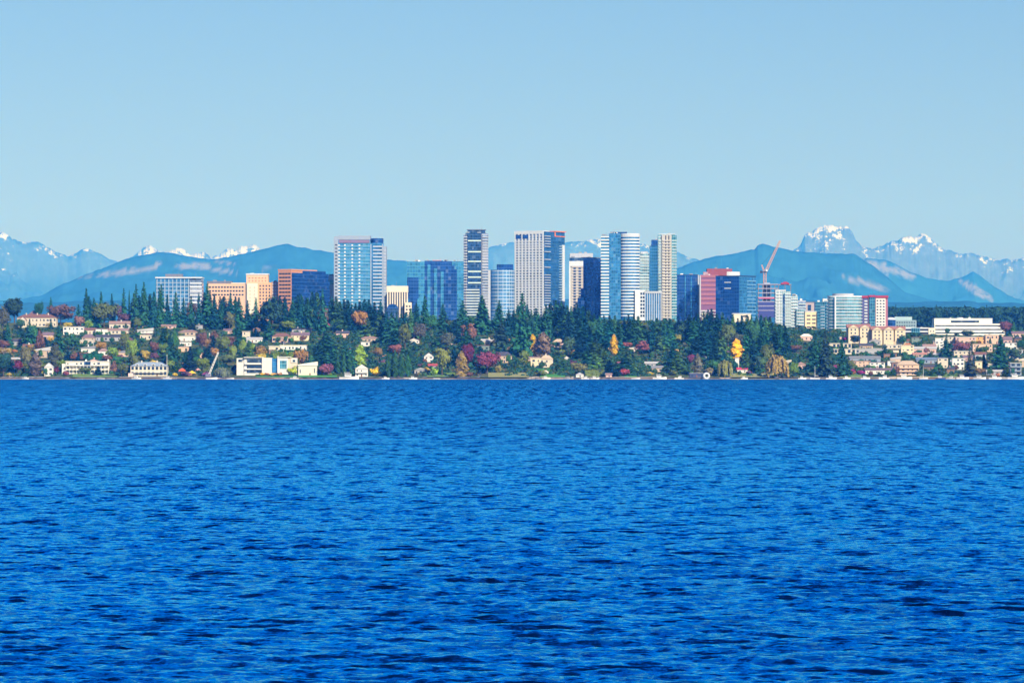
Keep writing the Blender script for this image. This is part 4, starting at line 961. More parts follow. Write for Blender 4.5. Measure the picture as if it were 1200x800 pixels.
HOUSES = [
 # x0, x1, top, base, wall, roof, roofcol, label, opts
 (20, 66, 368, 383, c_cream, 'hip', r_red, 'cream mansion with long red-brown hip roof and three chimneys on the hilltop', dict(chim=3, st=2)),
 (22, 31, 371, 384, c_cream, 'front', r_red, 'small cream gabled wing before the hilltop mansion', dict(st=1)),
 (34, 44, 364, 371, c_pink, 'hip', r_mauve, 'pinkish roofed house just behind the mansion', dict()),
 (74, 98, 382.5, 392, c_white, 'flat', c_white, 'white flat-roofed house to the right of the mansion', dict(st=2)),
 (99, 112, 384, 391.5, c_cream, 'gable', r_red, 'cream house with red roof adjoining the white flat-roofed house', dict()),
 (112, 126, 385, 392, c_white, 'flat', r_pink, 'low white house between two red-roofed neighbours', dict()),
 (125, 150, 384.5, 391.5, c_cream, 'gable', r_pink, 'long cream bungalow with pink roof above the dark-roofed house', dict()),
 (96, 111, 391.5, 402, c_tan, 'hip', r_mauve, 'mauve-roofed tan house above the white cottage with chimney', dict()),
 (112, 141, 392, 399.5, c_grey, 'gable', r_dark, 'long dark-roofed house with white trim in mid slope', dict(chim=1)),
 (93, 109, 398, 404, c_cream, 'flat', c_white, 'low cream terrace house under the mauve roof', dict()),
 (95, 111, 405, 413.5, c_white, 'shed', r_grey, 'white cottage with one chimney above the colonnaded lake house', dict(chim=1)),
 (115, 127, 408, 417, c_white, 'hip', r_pink, 'white cottage with pinkish hip roof, above the colonnaded lake house', dict()),
 (136, 150, 410, 418, c_peach, 'shed', r_grey, 'peach cottage beside the orange-topped shrub', dict()),
 (42, 59, 406, 419, c_tan, 'shed', r_pale, 'tan house with a pale sloping roof between dark conifers', dict(st=2)),
 (128, 152, 376, 385, c_cream, 'gable', r_pink, 'cream crest-line bungalow under the purple-brown tree', dict(chim=1)),
 (108, 116, 375, 383, c_white, 'front', r_grey, 'tiny white gabled house at the foot of the olive round tree', dict()),
 (13, 26, 397, 405, c_grey, 'gable', r_dark, 'grey dark-roofed house in the trees below the mansion', dict()),
 (50, 62, 389, 398, c_pink, 'gable', r_mauve, 'pinkish house hidden in trees under the mansion', dict()),
 (52, 62, 425, 440.5, c_white, 'front', r_pale, 'narrow white gabled shore house behind the yellow shrub', dict(st=2)),
 (161, 179, 384, 393, c_white, 'shed', r_pale, 'white angular modern house with projecting balcony', dict(balcony=1, st=2)),
 (164, 177, 392, 398, c_cream, 'flat', c_cream, 'cream lower storey block under the angular modern house', dict()),
 (163, 189, 379.5, 384, c_tan, 'gable', r_mauve, 'long low mauve-roofed hall on the crest line', dict(chim=1)),
 (189, 206, 380, 385, c_pink, 'gable', r_pink, 'pink-roofed bungalow at the end of the long mauve hall', dict()),
 (209, 232, 386.5, 393, c_tan, 'hip', r_pink, 'house with broad pink hip roof over the stacked white terraces', dict()),
 (208, 229, 393.5, 399.5, c_white, 'flat', c_white, 'upper white terrace house in the stack below the pink hip roof', dict(st=1)),
 (210, 224, 400, 405.5, c_white, 'flat', r_grey, 'lower white terrace house in the stack below the pink hip roof', dict(st=1)),
 (209, 221, 405.5, 412, c_peach, 'flat', r_grey, 'orange-peach house lowest of the terraced stack', dict(st=1)),
 (280, 291, 372.5, 379, c_cream, 'gable', r_pink, 'cream cottage just above the maroon tree on the crest', dict()),
 (284, 293, 388, 398, c_cream, 'flat', c_cream, 'cream cube house left of the long white bungalow', dict(st=2)),
 (289, 307, 395, 401.5, c_white, 'gable', r_pale, 'long white bungalow in mid slope with pale roof', dict()),
 (187, 197, 361, 371, c_white, 'front', r_pale, 'white-gabled house peeking out among the crest conifers', dict()),
 (262, 272, 385, 391, c_pink, 'gable', r_mauve, 'small pink house under the orange-topped tree', dict()),
 (319, 341, 390, 401, c_tan, 'hip', r_red, 'maroon-roofed tan house in mid slope left of cream villa', dict(st=1)),
 (341, 362, 389, 399, c_yel, 'gable', r_mauve, 'yellow-cream villa with mauve roof in mid slope', dict(chim=1, st=2)),
 (322, 334, 396, 402.5, c_pink, 'front', r_mauve, 'pinkish front gable before the maroon roof', dict(st=1)),
 (342, 365, 384, 389, c_grey, 'gable', r_dark, 'grey house with dark roof just above the yellow-cream villa', dict(chim=2)),
 (315, 328, 405, 411, c_cream, 'flat', c_white, 'low cream pavilion at the left end of the white terrace', dict(st=1)),
 (328, 359, 404, 410.5, c_white, 'flat', c_yel, 'long white terrace house over the bright green lawn', dict(st=1)),
 (394, 409, 387.5, 395.5, c_pink, 'gable', r_dark, 'dark-roofed pink house above the spire-shaped conifers', dict(chim=1)),
 (422, 444, 394, 400.5, c_tan, 'hip', r_pink, 'broad pink-red roofed house above the lime spire tree', dict(chim=1)),
 (423, 433, 400, 405.5, c_white, 'flat', r_grey, 'white lower wing under the broad pink-red roof', dict()),
 (564, 580, 397, 403.5, c_yel, 'gable', r_pale, 'yellow-cream bungalow glimpsed over the purple-red tree', dict(chim=1)),
 (579, 595, 399.5, 405, c_white, 'flat', r_grey, 'low white house right of the yellow-cream bungalow', dict()),
 (582, 600, 412, 425, c_tan, 'hip', r_dark, 'dark hip-roofed tan house right of the crimson tree', dict(st=2)),
 (497, 508, 413, 424, c_white, 'front', r_dark, 'steep white gable house in the woods above the lime shrub', dict(st=2)),
 (502, 512, 426, 433, c_grey, 'gable', (.40, .07, .07), 'low house with bright red roof near the lime shrub', dict()),
 (648, 661, 397, 406.5, c_pink, 'hip', c_tan, 'pink-beige house alone amid dark firs above the arched villa', dict(st=2)),
 (622, 634, 419, 431, c_yel, 'flat', c_cream, 'yellow-cream left wing of the arched villa grounds', dict(st=2)),
 (633, 648, 416, 430.5, c_cream, 'hip', c_tan, 'cream arched villa above striped green lawn', dict(st=2, chim=1)),
 (661, 667, 417, 424, c_white, 'front', r_grey, 'tiny white gable right of the arched villa', dict()),
 (675, 684, 436.5, 444, c_white, 'hip', r_pale, 'white cube boathouse under the olive tree', dict(st=1)),
 (710, 717, 437, 443.5, c_pink, 'gable', r_pink, 'small pink shore cabin beside clipped hedge', dict()),
 (738, 748, 406, 411.5, c_cream, 'shed', c_white, 'white roof sliver between the two red-brown trees', dict()),
 (756, 772, 423.5, 429.5, c_grey, 'gable', r_pale, 'grey long-roofed lake cottage amid firs', dict()),
 (764, 777, 428.5, 435.5, c_tan, 'gable', r_grey, 'tan lower cottage stepping down from the grey long roof', dict()),
 (808, 825, 437, 443.8, (.05, .07, .16), 'flat', c_grey, 'low navy boathouse beside the round white buoy', dict(st=1)),
 (861.5, 866, 419, 432, c_white, 'flat', c_white, 'slim white chimney-like house under the golden tree', dict(st=3)),
 (864, 876, 430.5, 437, c_white, 'gable', (.55, .05, .10), 'white lake house with crimson awning roof on a lawn', dict()),
 (913, 927, 421.5, 428, c_cream, 'shed', c_cream, 'cream roof glimpsed behind the golden willow', dict()),
 (934, 944, 424, 432, c_pink, 'hip', r_pink, 'pinkish house right of the lime tree', dict()),
 (938, 952, 391, 399, c_pink, 'hip', c_white, 'pale pink roofed house below the small cream block', dict()),
 (984, 992, 394.5, 400.5, c_pink, 'flat', c_white, 'small pink cube house next to the magenta tree', dict()),
 (971, 998, 402, 409, c_cream, 'flat', c_white, 'long flat house with white roof edge and dark glass, upper of two', dict(st=1, glassy=.8)),
 (977, 1003, 408.5, 415, c_cream, 'flat', c_white, 'long flat house with white roof edge, lower of two', dict(st=1, glassy=.6)),
 (1003, 1040, 408, 414.5, c_grey, 'flat', c_white, 'long grey flat-roofed house with white edge above the stepped terraces', dict(st=1)),
 (996, 1032, 417, 424, c_blueg, 'gable', r_grey, 'blue-grey roofed row house at the top of the stepped terraces', dict()),
 (1000, 1020, 422.5, 429.5, c_peach, 'flat', r_pink, 'peach terrace house in the middle of the stepped terraces', dict()),
 (1019, 1037, 424, 431, c_white, 'flat', r_mauve, 'white terrace house with mauve roof in the stepped terraces', dict()),
 (1014, 1046, 431, 438, c_white, 'gable', r_mauve, 'lowest long mauve-roofed white house of the stepped terraces', dict()),
 (1045, 1052, 424, 437, c_brown, 'flat', r_dark, 'dark brown house wedged left of the peach balconied building', dict(st=2)),
 (1051, 1077, 422.5, 439.5, c_peach, 'hip', c_tan, 'peach three-storey shore apartment house with balconies', dict(st=3, balcony=1)),
 (1036, 1056, 403.5, 413, c_cream, 'flat', c_white, 'cream balconied apartment row under the gabled complex', dict(st=2, balcony=1)),
 (1056, 1071, 404, 415.5, c_yel, 'flat', c_cream, 'yellow apartment block right of the cream balconied row', dict(st=3)),
 (1071, 1097, 406, 413.5, c_pink, 'gable', r_pale, 'wide pale-roofed pink hall beside yellow apartment block', dict()),
 (1070, 1086, 413, 418.5, c_tan, 'gable', (.48, .22, .17), 'low brick-red roofed house under the wide pale roof', dict()),
 (1082, 1097, 403, 412, (.46, .25, .30), 'gable', r_pink, 'rose-coloured hall next to the white stair-windowed block', dict()),
 (1096, 1106, 395.5, 410, c_white, 'flat', c_cream, 'white block with small square windows left of the dark fir', dict(st=4)),
 (1106, 1122, 394, 402, c_cream, 'flat', r_grey, 'cream townhouse at the left foot of the long white office', dict()),
 (1120, 1144, 394.5, 403, c_pink, 'flat', c_white, 'pink-cream townhouse row below the long white office', dict(st=2)),
 (1144, 1155, 394.5, 402.5, (.72, .38, .12), 'flat', c_peach, 'bright orange townhouse below the long white office', dict(st=2)),
 (1155, 1176, 392, 403, c_peach, 'flat', c_cream, 'peach-cream apartment block by the right end of the long white office', dict(st=2)),
 (1140, 1163, 402.5, 412, c_peach, 'flat', c_tan, 'peach block with dark tall openings below the bright orange townhouse', dict(st=2)),
 (1118, 1138, 411, 418.5, c_cream, 'flat', c_white, 'cream low house below the red-brown round tree', dict()),
 (1176, 1186, 394, 406, c_pink, 'gable', r_mauve, 'pink gabled house right of the big dark fir top', dict(st=2)),
 (1178, 1192, 401, 409, c_white, 'flat', r_pink, 'white-fronted house with pink roof near the right edge', dict(st=2)),
 (1186, 1204, 388, 395, c_pink, 'gable', r_mauve, 'mauve-roofed house highest at the right edge', dict()),
 (1074, 1108, 418.5, 426, c_blueg, 'gable', r_slate, 'slate-roofed blue-grey house row right of the peach balconied building', dict()),
 (1099, 1111, 419, 431, c_cream, 'flat', r_grey, 'cream upright house left of the olive spruce', dict(st=3)),
 (1083, 1099, 427, 434, c_brown, 'gable', r_dark, 'dark-roofed house above the green shore bank', dict()),
 (1116, 1130, 419, 433, c_white, 'flat', c_blueg, 'white modern house immediately left of olive spruce', dict(st=3)),
 (1143, 1151, 423, 434, c_yel, 'flat', c_cream, 'yellow cube house immediately right of olive spruce', dict(st=2)),
 (1156, 1176, 433, 439, c_grey, 'gable', r_pale, 'grey low boathouse with pale roof before the big dark fir', dict()),
 (1175, 1187, 424, 432, c_pink, 'hip', r_pink, 'pink hip-roofed house behind the blue glass house', dict()),
 (1184, 1197, 425, 440, c_blueg, 'flat', c_white, 'blue-glass modern house with white balconies near the right edge', dict(st=3, balcony=1, glassy=.75)),
 (1194, 1206, 418, 430, c_tan, 'shed', c_cream, 'tan house cut by the right edge of the view', dict(st=2)),
]
for h in HOUSES:
    x0, x1, tp, bs, wc, rf, rc, lab, op = h
    nm = 'boathouse' if 'boathouse' in lab else ('townhouse' if 'townhouse' in lab else 'house')
    house(x0, x1, tp, bs, wc, rf, rc, lab, name=nm, cat=nm, **op)

FILLH = []
hr = random.Random(77)
def free(x0, x1, tp, bs):
    return not any(x0 < b + 2 and x1 > a - 2 and abs(bs - q[3]) < 4.5 for q in HOUSES + FILLH for a, b in [(q[0], q[1])])
WALLC = [(c_cream, 'cream'), (c_white, 'white'), (c_tan, 'tan'), (c_pink, 'pinkish'), (c_grey, 'grey'), (c_peach, 'peach'), (c_brown, 'brown'), ((.42, .44, .46), 'pale grey'), ((.18, .24, .22), 'dark green')]
ROOFC = [(r_red, 'red-brown'), (r_mauve, 'mauve'), (r_grey, 'grey'), (r_dark, 'dark'), (r_pale, 'pale'), (r_pink, 'pinkish')]
spots_h = [(hr.uniform(985, 1195), hr.uniform(401, 438)) for _ in range(420)] + [(hr.uniform(5, 365), hr.uniform(384, 436)) for _ in range(110)] + [(hr.uniform(380, 960), hr.uniform(400, 438)) for _ in range(18)]
for cx, bs in spots_h:
    w_ = hr.uniform(7, 17) if cx > 380 else hr.uniform(6, 15); h_ = hr.uniform(4.5, 8.5)
    if len([1 for q in FILLH if q[0] > 980]) > 62 and cx > 980: continue
    if len([1 for q in FILLH if q[0] < 370]) > 16 and cx < 370: continue
    if not free(cx - w_ / 2, cx + w_ / 2, bs - h_, bs): continue
    wc, wn = hr.choice(WALLC); rc, rn = hr.choice(ROOFC); rf = hr.choice(['hip', 'gable', 'gable', 'front', 'shed', 'flat'])
    FILLH.append((cx - w_ / 2, cx + w_ / 2, bs - h_, bs, wc, rf, rc, [wn, rn, rf], dict(chim=hr.choice((0, 0, 1)), balcony=hr.choice((0, 0, 1)))))
# cream gabled apartment complex
def gabled(x0, x1, top, base, label, n):
    r = house(x0, x1, top, base, (.66, .56, .40), 'gable', (.34, .16, .13), label, st=4 if base - top > 18 else 3, depth=14, name='apartment_building', cat='apartment building', chim=0, ww=1.2)
    Y = Y_of((x0 + x1) / 2, base); W = (x1 - x0) / F * Y; H = Z_at(top, Y) - r.location.z
    for i in range(n):
        cx = lerp(-W/2, W/2, (i + .5) / n); g = 4.4
        m = MB(); m.box(cx - g, cx + g, -2.2, 1, -3, H - 3.2); m.build('gabled_bay', wall_mat((.66, .56, .40)), r)
        m = MB(); m.v = [(cx - g - .5, -2.8, H - 3.2), (cx + g + .5, -2.8, H - 3.2), (cx + g + .5, 6, H - 3.2), (cx - g - .5, 6, H - 3.2), (cx, -2.8, H - .6), (cx, 6, H - .6)]
        m.f = [(0, 1, 4), (1, 2, 5, 4), (2, 3, 5), (3, 0, 4, 5), (3, 2, 1, 0)]; rr = m.build('bay_roof', wall_mat((.34, .16, .13)), r)
        MB().poly([(cx - g + .3, -2.85, H - 3.15), (cx + g - .3, -2.85, H - 3.15), (cx, -2.85, H - 1.1)]).build('gable', wall_mat((.66, .56, .40)), rr)
        for k in range(3):
            for s_ in (-1, 1): link_mesh('window', win_mesh(1.2, 1.5, M['window']), r, (cx + s_ * 1.8, -2.22, H - 6.0 - 3.1 * k))
    return r
gabled(993, 1020, 379.5, 402, 'cream gabled apartment building, left half of the complex below the red-edged tower', 2)
gabled(1021, 1061, 382, 404, 'cream gabled apartment building, right half of the complex below the red-edged tower', 3)

# three-storey colonnaded lake house
def colonnade():
    r = house(77, 128, 423, 438.3, (.66, .62, .54), 'flat', c_white, 'long white colonnaded three-storey lake house on a lawn', st=3, depth=11, name='lake_house', cat='house', ww=1.6)
    Y = Y_of(102, 438.3); W = 51 / F * Y; H = Z_at(423, Y) - r.location.z
    for i in range(13):
        cx = lerp(-W/2 + .4, W/2 - .4, i / 12); m = MB().tube((cx, -2.6, -2), (cx, -2.6, H * .66), .22, .2, 8); m.build('column', wall_mat((.82, .79, .72)), r)
    MB().box(-W/2, W/2, -3, -.12, H * .33 - .2, H * .33).build('balcony', wall_mat((.8, .76, .68)), r); MB().box(-W/2, W/2, -3, -.12, H * .66 - .2, H * .66 + .25).build('balcony', wall_mat((.8, .76, .68)), r)
    for a in (.46, .97): MB().box(W * (a - .5) - .6, W * (a - .5) + .6, 3, 4.4, H, H + 1.4).build('chimney', M['white'], r)
    MB().box(-2.6, 2.6, -.4, .02, H * .33 + .3, H * .95).build('arched_window', G['dark'], r)
    MB().box(-W/2 - 3.2, -W/2, 1, 9, -3, H * .8).build('side_wing', wall_mat((.7, .68, .64)), r)
colonnade()
def grey_roof_house():
    r = house(153, 196, 424, 440.8, (.62, .56, .45), 'hip', (.26, .33, .44), 'cream two-storey lake house with blue-grey hip roof and dormers', st=2, depth=13, name='lake_house', cat='house', chim=2, glassy=.6)
    Y = Y_of(174, 440.8); W = 43 / F * Y; H = Z_at(424, Y) - r.location.z
    for a in (-.32, -.1, .12, .34):
        m = MB(); m.box(W * a - 1.3, W * a + 1.3, .2, 3, H - 3.6, H - 1.9); d = m.build('dormer', wall_mat((.78, .72, .62)), r)
        MB().box(W * a - .9, W * a + .9, .08, .22, H - 3.3, H - 2.2).build('dormer_window', M['window'], d)
    MB().box(-W * .42, W * .42, -2.2, -.12, 2.9, 3.15).build('balcony', M['white'], r)
    MB().box(-W * .55, -W * .42, -5, 3, -2, 2.6).build('garage_wing', wall_mat((.72, .55, .5)), r)
grey_roof_house()
def modern_estate():
    Y = Y_of(312, 440.0)
    r = empty('lake_house', (X_at(277, Y), Y, float(ground_z(X_at(277, Y), Y))), 0, 'wide white modern lake house with glass bays and flat stepped roofs', 'house')
    z = lambda py: Z_at(py, Y) - r.location.z
    x = lambda px: (px - 277) / F * Y
    wm = wall_mat((.68, .66, .62)); bl = G['blue']
    B = lambda n, a, b, y0, y1, lo, hi, m: MB().box(x(a), x(b), y0, y1, z(lo) if lo else -4, z(hi), m and 0 or 0) if False else MB().box(x(a), x(b), y0, y1, (z(lo) if lo else -4), z(hi)).build(n, m, r)
    B('wall', 277, 286, 3, 12, None, 419.5, wm); B('window', 279, 284, 2.86, 3.02, 424, 421, M['window'])
    B('wall', 286, 307, 2, 13, None, 419, wm); B('roof_slab', 285.5, 308, 0, 13, 419, 418.2, wm)
    for lo, hi in ((425, 421), (431.5, 427.5), (437, 433)): B('window_band', 289, 306, 1.86, 2.02, lo, hi, M['window'])
    B('balcony', 287, 307, .2, 1.84, 427, 425.8, wm); B('balcony', 287, 307, .2, 1.84, 433, 432, wm)
    B('white_wall', 307, 318.5, 0, 12, None, 419, wm)
    B('glass_bay', 318.5, 325.5, 1.4, 11, None, 420, bl)
    B('wall', 325.5, 337.5, -.4, 12, None, 418.6, wm); B('window', 328, 336, -.55, -.38, 432, 422.5, G['teal']); B('roof_slab', 325, 341, -1.2, 12, 418.6, 417.8, wm)
    B('wall', 337.5, 348, .4, 12, None, 419.2, wall_mat((.68, .54, .44))); B('white_wall', 341, 347.8, -.2, .38, 425, 419.6, wm); B('window', 343, 346, -.32, -.18, 424, 421.5, M['window'])
    B('pier', 325.2, 326, -1.4, -.42, None, 417, wm)
    KEEP.append((277, 418, 348, 433, 440))
modern_estate()
house(349.5, 371.5, 423.5, 440.2, (.66, .62, .54), 'shed', c_white, 'plain cream gable-walled house with one small dark window', st=1, name='lake_house', cat='house', depth=12, ww=.9)
house(416.5, 431, 427, 441.4, c_white, 'front', c_white, 'white gabled shore house beside the round yellow shrub', st=2, name='lake_house', cat='house', balcony=1)

# ------------------------------------------------------------------ individual trees and shrubs the photo shows clearly
T = [
 ('broadleaf', 17, 373, 345, 31, (.03, .075, .05), 'big round dark green tree on the crest at the far left'),
 ('broadleaf', 3, 388, 358, 20, (.10, .10, .05), 'olive-brown round tree cut by the left edge under the big round tree'),
 ('broadleaf', 46, 372, 351, 12, DG, 'small dark round tree on the crest behind the mansion chimneys'),
 ('conifer', 59.5, 374, 348, 9, DG, 'small pointed conifer right behind the hilltop mansion'),
 ('broadleaf', 71, 381, 354, 27, (.12, .075, .055), 'reddish-topped broad tree right of the hilltop mansion'),
 ('broadleaf', 92, 386, 368, 13, PK, 'pinkish-tan tree between the reddish tree and the olive tree'),
 ('broadleaf', 122, 384, 351, 28, (.115, .145, .045), 'large olive-green dome-shaped tree on the crest'),
 ('broadleaf', 148, 382, 365, 18, PU, 'purple-brown tree on the crest right of the olive dome'),
 ('broadleaf', 139, 368, 356, 10, PU, 'small purplish tree behind the olive dome'),
 ('conifer', 101, 384, 337.5, 15, DG, 'tallest spiky conifer left of the olive dome'),
 ('conifer', 92, 384, 357, 18, DG, 'broad dark conifer leaning against the spiky one, left of the olive dome'),
 ('conifer', 110, 384, 349, 15, DG, 'dark conifer squeezed between the spiky one and the olive dome'),
 ('conifer', 118.5, 376, 341.5, 11, DG, 'conifer whose tip stands over the olive dome'),
 ('conifer', 131, 376, 344, 11, TL, 'bluish conifer over the right shoulder of the olive dome'),
 ('conifer', 145, 380, 338, 13, DG, 'pointed conifer over the purple-brown crest tree'),
 ('columnar', 151.5, 374, 341, 2.6, DG, 'thin pole-like conifer alone on the crest'),
 ('conifer', 159.5, 384, 333, 15, DG, 'left one of the twin tall conifers beside the glass office'),
 ('conifer', 168.5, 384, 330.5, 15, DG, 'right one of the twin tall conifers beside the glass office'),
 ('broadleaf', 5, 420, 406, 20, (.42, .30, .10), 'golden-orange tree low at the left edge'),
 ('broadleaf', 4, 442, 409, 23, (.02, .08, .055), 'dense dark green tree at the waterline, left edge'),
 ('columnar', 65, 434, 402, 13, (.06, .08, .045), 'grey-green columnar tree left of the colonnaded house'),
 ('broadleaf', 21, 437, 421, 12, MA, 'maroon bush-like tree beside the dense dark edge tree'),
 ('broadleaf', 31, 432, 404, 16, (.16, .17, .05), 'yellow-olive tree behind the maroon bush'),
 ('columnar', 42, 440, 414, 15, (.12, .10, .10), 'grey-brown bare-looking tree near the yellow shrub'),
 ('conifer', 34.5, 407, 376, 19, DG, 'dark conifer standing before the mansion front'),
 ('conifer', 9, 408, 378, 16, DG, 'dark conifer below the olive-brown edge tree'),
 ('conifer', 69, 414, 381, 17, DG, 'dark conifer right of the tan pale-roofed house'),
 ('broadleaf', 85, 410, 393, 17, MG, 'green round tree left of the low cream terrace house'),
 ('broadleaf', 57, 384, 378, 8, (.45, .32, .12), 'small golden tree at the mansion right corner'),
 ('shrub', 53, 440, 431, 9, (.75, .62, .02), 'bright yellow shrub at the shore before the narrow white house'),
 ('shrub', 66, 438, 429, 8, MA, 'maroon shrub at the shore left of the colonnaded house'),
 ('shrub', 77, 440, 434, 10, (.22, .06, .07), 'dark red shrub at the left corner of the colonnaded house'),
 ('shrub', 82, 422, 417, 6, OR, 'orange shrub left of the dark clipped hedge'),
 ('shrub', 140.5, 414, 406.5, 11, (.45, .28, .04), 'orange and lime shrub above the peach cottage'),
 ('broadleaf', 125, 425, 415, 13, (.28, .13, .09), 'russet tree at the right end of the clipped hedge'),
 ('broadleaf', 181, 423, 412, 10, PU, 'purple-grey small tree above the blue-grey hip roof'),
 ('broadleaf', 225, 378, 354, 19, (.14, .10, .055), 'red-topped tree among conifers below the glass office'),
 ('shrub', 224, 362, 354.5, 11, (.38, .07, .07), 'crimson crown tip among conifers below the glass office'),
 ('broadleaf', 269, 387, 362, 17, (.14, .15, .05), 'tree with olive sides below the peach block'),
 ('shrub', 267, 366, 361, 12, (.55, .27, .05), 'orange leafy top over the olive-sided tree'),
 ('shrub', 275, 387, 381, 11, (.32, .30, .05), 'mustard yellow shrub at the foot of the olive-sided tree'),
 ('broadleaf', 206, 377, 364, 12, (.26, .22, .08), 'tan-yellow tree in front of the glass office side wing'),
 ('broadleaf', 293, 384, 377, 15, MA, 'maroon tree right of the cream crest cottage'),
 ('broadleaf', 273, 424, 402, 9, (.17, .24, .04), 'lime poplar above the boom crane'),
 ('broadleaf', 268, 425, 414, 14, (.15, .21, .045), 'lime bushy tree beside the white modern lake house'),
 ('shrub', 217, 429, 423.5, 10, (.68, .40, .02), 'orange-yellow shrub behind the hedge of shore flowers'),
 ('willow', 259.5, 442, 430.5, 21, (.14, .18, .12), 'grey-green drooping willow shrub left of the modern lake house'),
 ('shrub', 277, 438, 425.5, 16, (.01, .02, .05), 'dark leafy stand-in for shade under an arching tree, modern lake house left corner'),  # navy leaf clump added to stand for shade under an arching tree
 ('broadleaf', 318, 389, 346, 35, (.03, .08, .055), 'massive dark round tree below the orange and navy tower'),
 ('broadleaf', 379, 388, 357, 14, (.19, .13, .10), 'tall pinkish-brown thin tree left of the white-column tower'),
 ('shrub', 384.5, 385, 378, 7, (.55, .08, .14), 'bright red-pink shrub below the pinkish-brown tree'),
 ('shrub', 395.5, 375, 369, 5, MG2, 'magenta shrub at the foot of the white-column tower'),
 ('columnar', 422, 431, 404.5, 15, (.22, .33, .03), 'bright lime spire-shaped tree above the white gabled shore house'),
 ('broadleaf', 443, 419, 406, 12, (.35, .20, .06), 'orange-brown small tree right of the lime spire'),
 ('broadleaf', 464, 418, 401.5, 17, (.30, .13, .11), 'russet-pink round tree above the tall clipped cypresses'),
 ('shrub', 343, 440, 428.5, 14, (.38, .40, .02), 'yellow-green shrub before the modern lake house'),
 ('shrub', 440, 440.5, 429.5, 14, (.75, .50, .01), 'round yellow-orange shrub beside the white gabled shore house'),
 ('shrub', 382, 440, 423.5, 19, (.18, .06, .09), 'maroon shrub between the plain cream house and the cypress hedge'),
 ('broadleaf', 518, 440, 403, 19, (.26, .27, .05), 'yellow-orange tree left of the deep purple tree'),
 ('broadleaf', 524, 411, 388, 20, (.13, .15, .10), 'grey-green round tree above the yellow-orange tree'),
 ('broadleaf', 548, 434, 398.5, 16, (.15, .025, .07), 'deep purple upright tree in the woods'),
 ('columnar', 541, 442.5, 412, 15, (.30, .21, .06), 'gold-brown tree leaning against the deep purple tree'),
 ('broadleaf', 571, 438, 408.5, 26, (.19, .045, .08), 'crimson-magenta round tree near the shore'),
 ('shrub', 509, 440, 430, 11, (.25, .42, .02), 'bright lime shrub on the shore lawn'),
 ('shrub', 584, 437, 426, 10, (.34, .28, .08), 'tan-yellow shrub right of the crimson-magenta tree'),
 ('broadleaf', 492, 402, 377, 17, (.12, .12, .09), 'grey-tan tree in the woods below the azure complex'),
 ('columnar', 624, 417, 392.5, 14, (.85, .50, .01), 'vivid yellow tree above the arched villa'),
 ('columnar', 636.5, 418, 390, 17, (.17, .12, .09), 'grey-red tree right beside the vivid yellow tree'),
 ('shrub', 665.5, 413, 407, 7, (.25, .06, .12), 'small purple shrub right of the pink-beige house'),
 ('broadleaf', 678, 440, 423, 19, (.24, .25, .07), 'olive-yellow tree over the white cube boathouse'),
 ('columnar', 719.5, 416, 392.5, 11.5, (.85, .50, .01), 'vivid yellow slim tree amid firs under the white-banded tower'),
 ('broadleaf', 735, 409, 400, 12, (.34, .10, .06), 'rust-red tree left of the white roof sliver'),
 ('broadleaf', 753, 415, 399, 20, (.30, .10, .10), 'larger brick-red tree right of the white roof sliver'),
 ('shrub', 726, 428, 421.5, 10, (.40, .16, .24), 'pink shrub above the red shrub on the bank'),
 ('shrub', 731, 440, 430.5, 14, (.45, .08, .10), 'red shrub on the shore bank under the pink one'),
 ('shrub', 600, 413, 404, 14, (.24, .16, .08), 'tan bush right of the low white house in the woods'),
 ('columnar', 863, 421, 397.5, 13, (.85, .48, .01), 'vivid golden tree over the lake house with crimson awning'),
 ('broadleaf', 810, 428, 413.5, 10, (.25, .06, .14), 'magenta-purple tree amid firs above the navy boathouse'),
 ('columnar', 817.5, 440, 415, 12, (.13, .14, .09), 'grey-olive slanting tree right of the magenta-purple tree'),
 ('willow', 850, 441, 422, 22, (.27, .28, .08), 'pale olive willow left of the lake house with crimson awning'),
 ('shrub', 831, 440, 429, 14, (.24, .20, .13), 'tan-grey shrub above the round white buoy'),
 ('shrub', 880, 436, 431, 6, (.60, .02, .10), 'crimson flowering shrub at the lawn house corner'),
 ('broadleaf', 794.5, 402, 391, 9, (.30, .32, .07), 'yellow-green crown amid firs left of the pink-striped office'),
 ('willow', 911, 442.5, 416, 28, (.42, .33, .09), 'golden weeping willow on the shore'),
 ('broadleaf', 930.5, 442.5, 423, 14, (.16, .30, .03), 'lime green tree right beside the golden willow'),
 ('broadleaf', 932, 413, 403, 14, (.22, .13, .10), 'russet-brown tree above the lime green shore tree'),
 ('shrub', 992.5, 401, 393, 9, (.38, .03, .20), 'magenta tree top beside small pink cube house'),
 ('shrub', 997, 438, 430.5, 14, (.34, .03, .18), 'magenta shrub bank at the foot of the stepped terraces, left part'),
 ('shrub', 1009, 439, 433, 14, (.30, .03, .17), 'magenta shrub bank at the foot of the stepped terraces, right part'),
 ('shrub', 978, 433, 426.5, 8, (.25, .04, .13), 'small plum shrub under the dark fir left of the terraces'),
 ('broadleaf', 1127, 414, 399.5, 20, (.28, .11, .11), 'red-brown round tree below the long white office'),
 ('conifer', 1109, 419, 394, 18, DG, 'dark fir left of the red-brown round tree'),
 ('conifer', 1136.5, 441, 411, 21, (.09, .11, .045), 'olive spruce at the shore under the red-brown round tree'),
 ('broadleaf', 1148, 440, 430, 13, (.30, .19, .07), 'tan-orange bush beside the olive spruce'),
 ('conifer', 1172.5, 434, 392, 30, DG, 'big dark cedar-like fir near the right edge'),
 ('broadleaf', 1189, 424, 405, 18, (.05, .10, .06), 'green tree right of the big cedar-like fir'),
 ('broadleaf', 1178, 392, 374, 17, (.22, .10, .13), 'rosy tree at the right end of the long white office'),
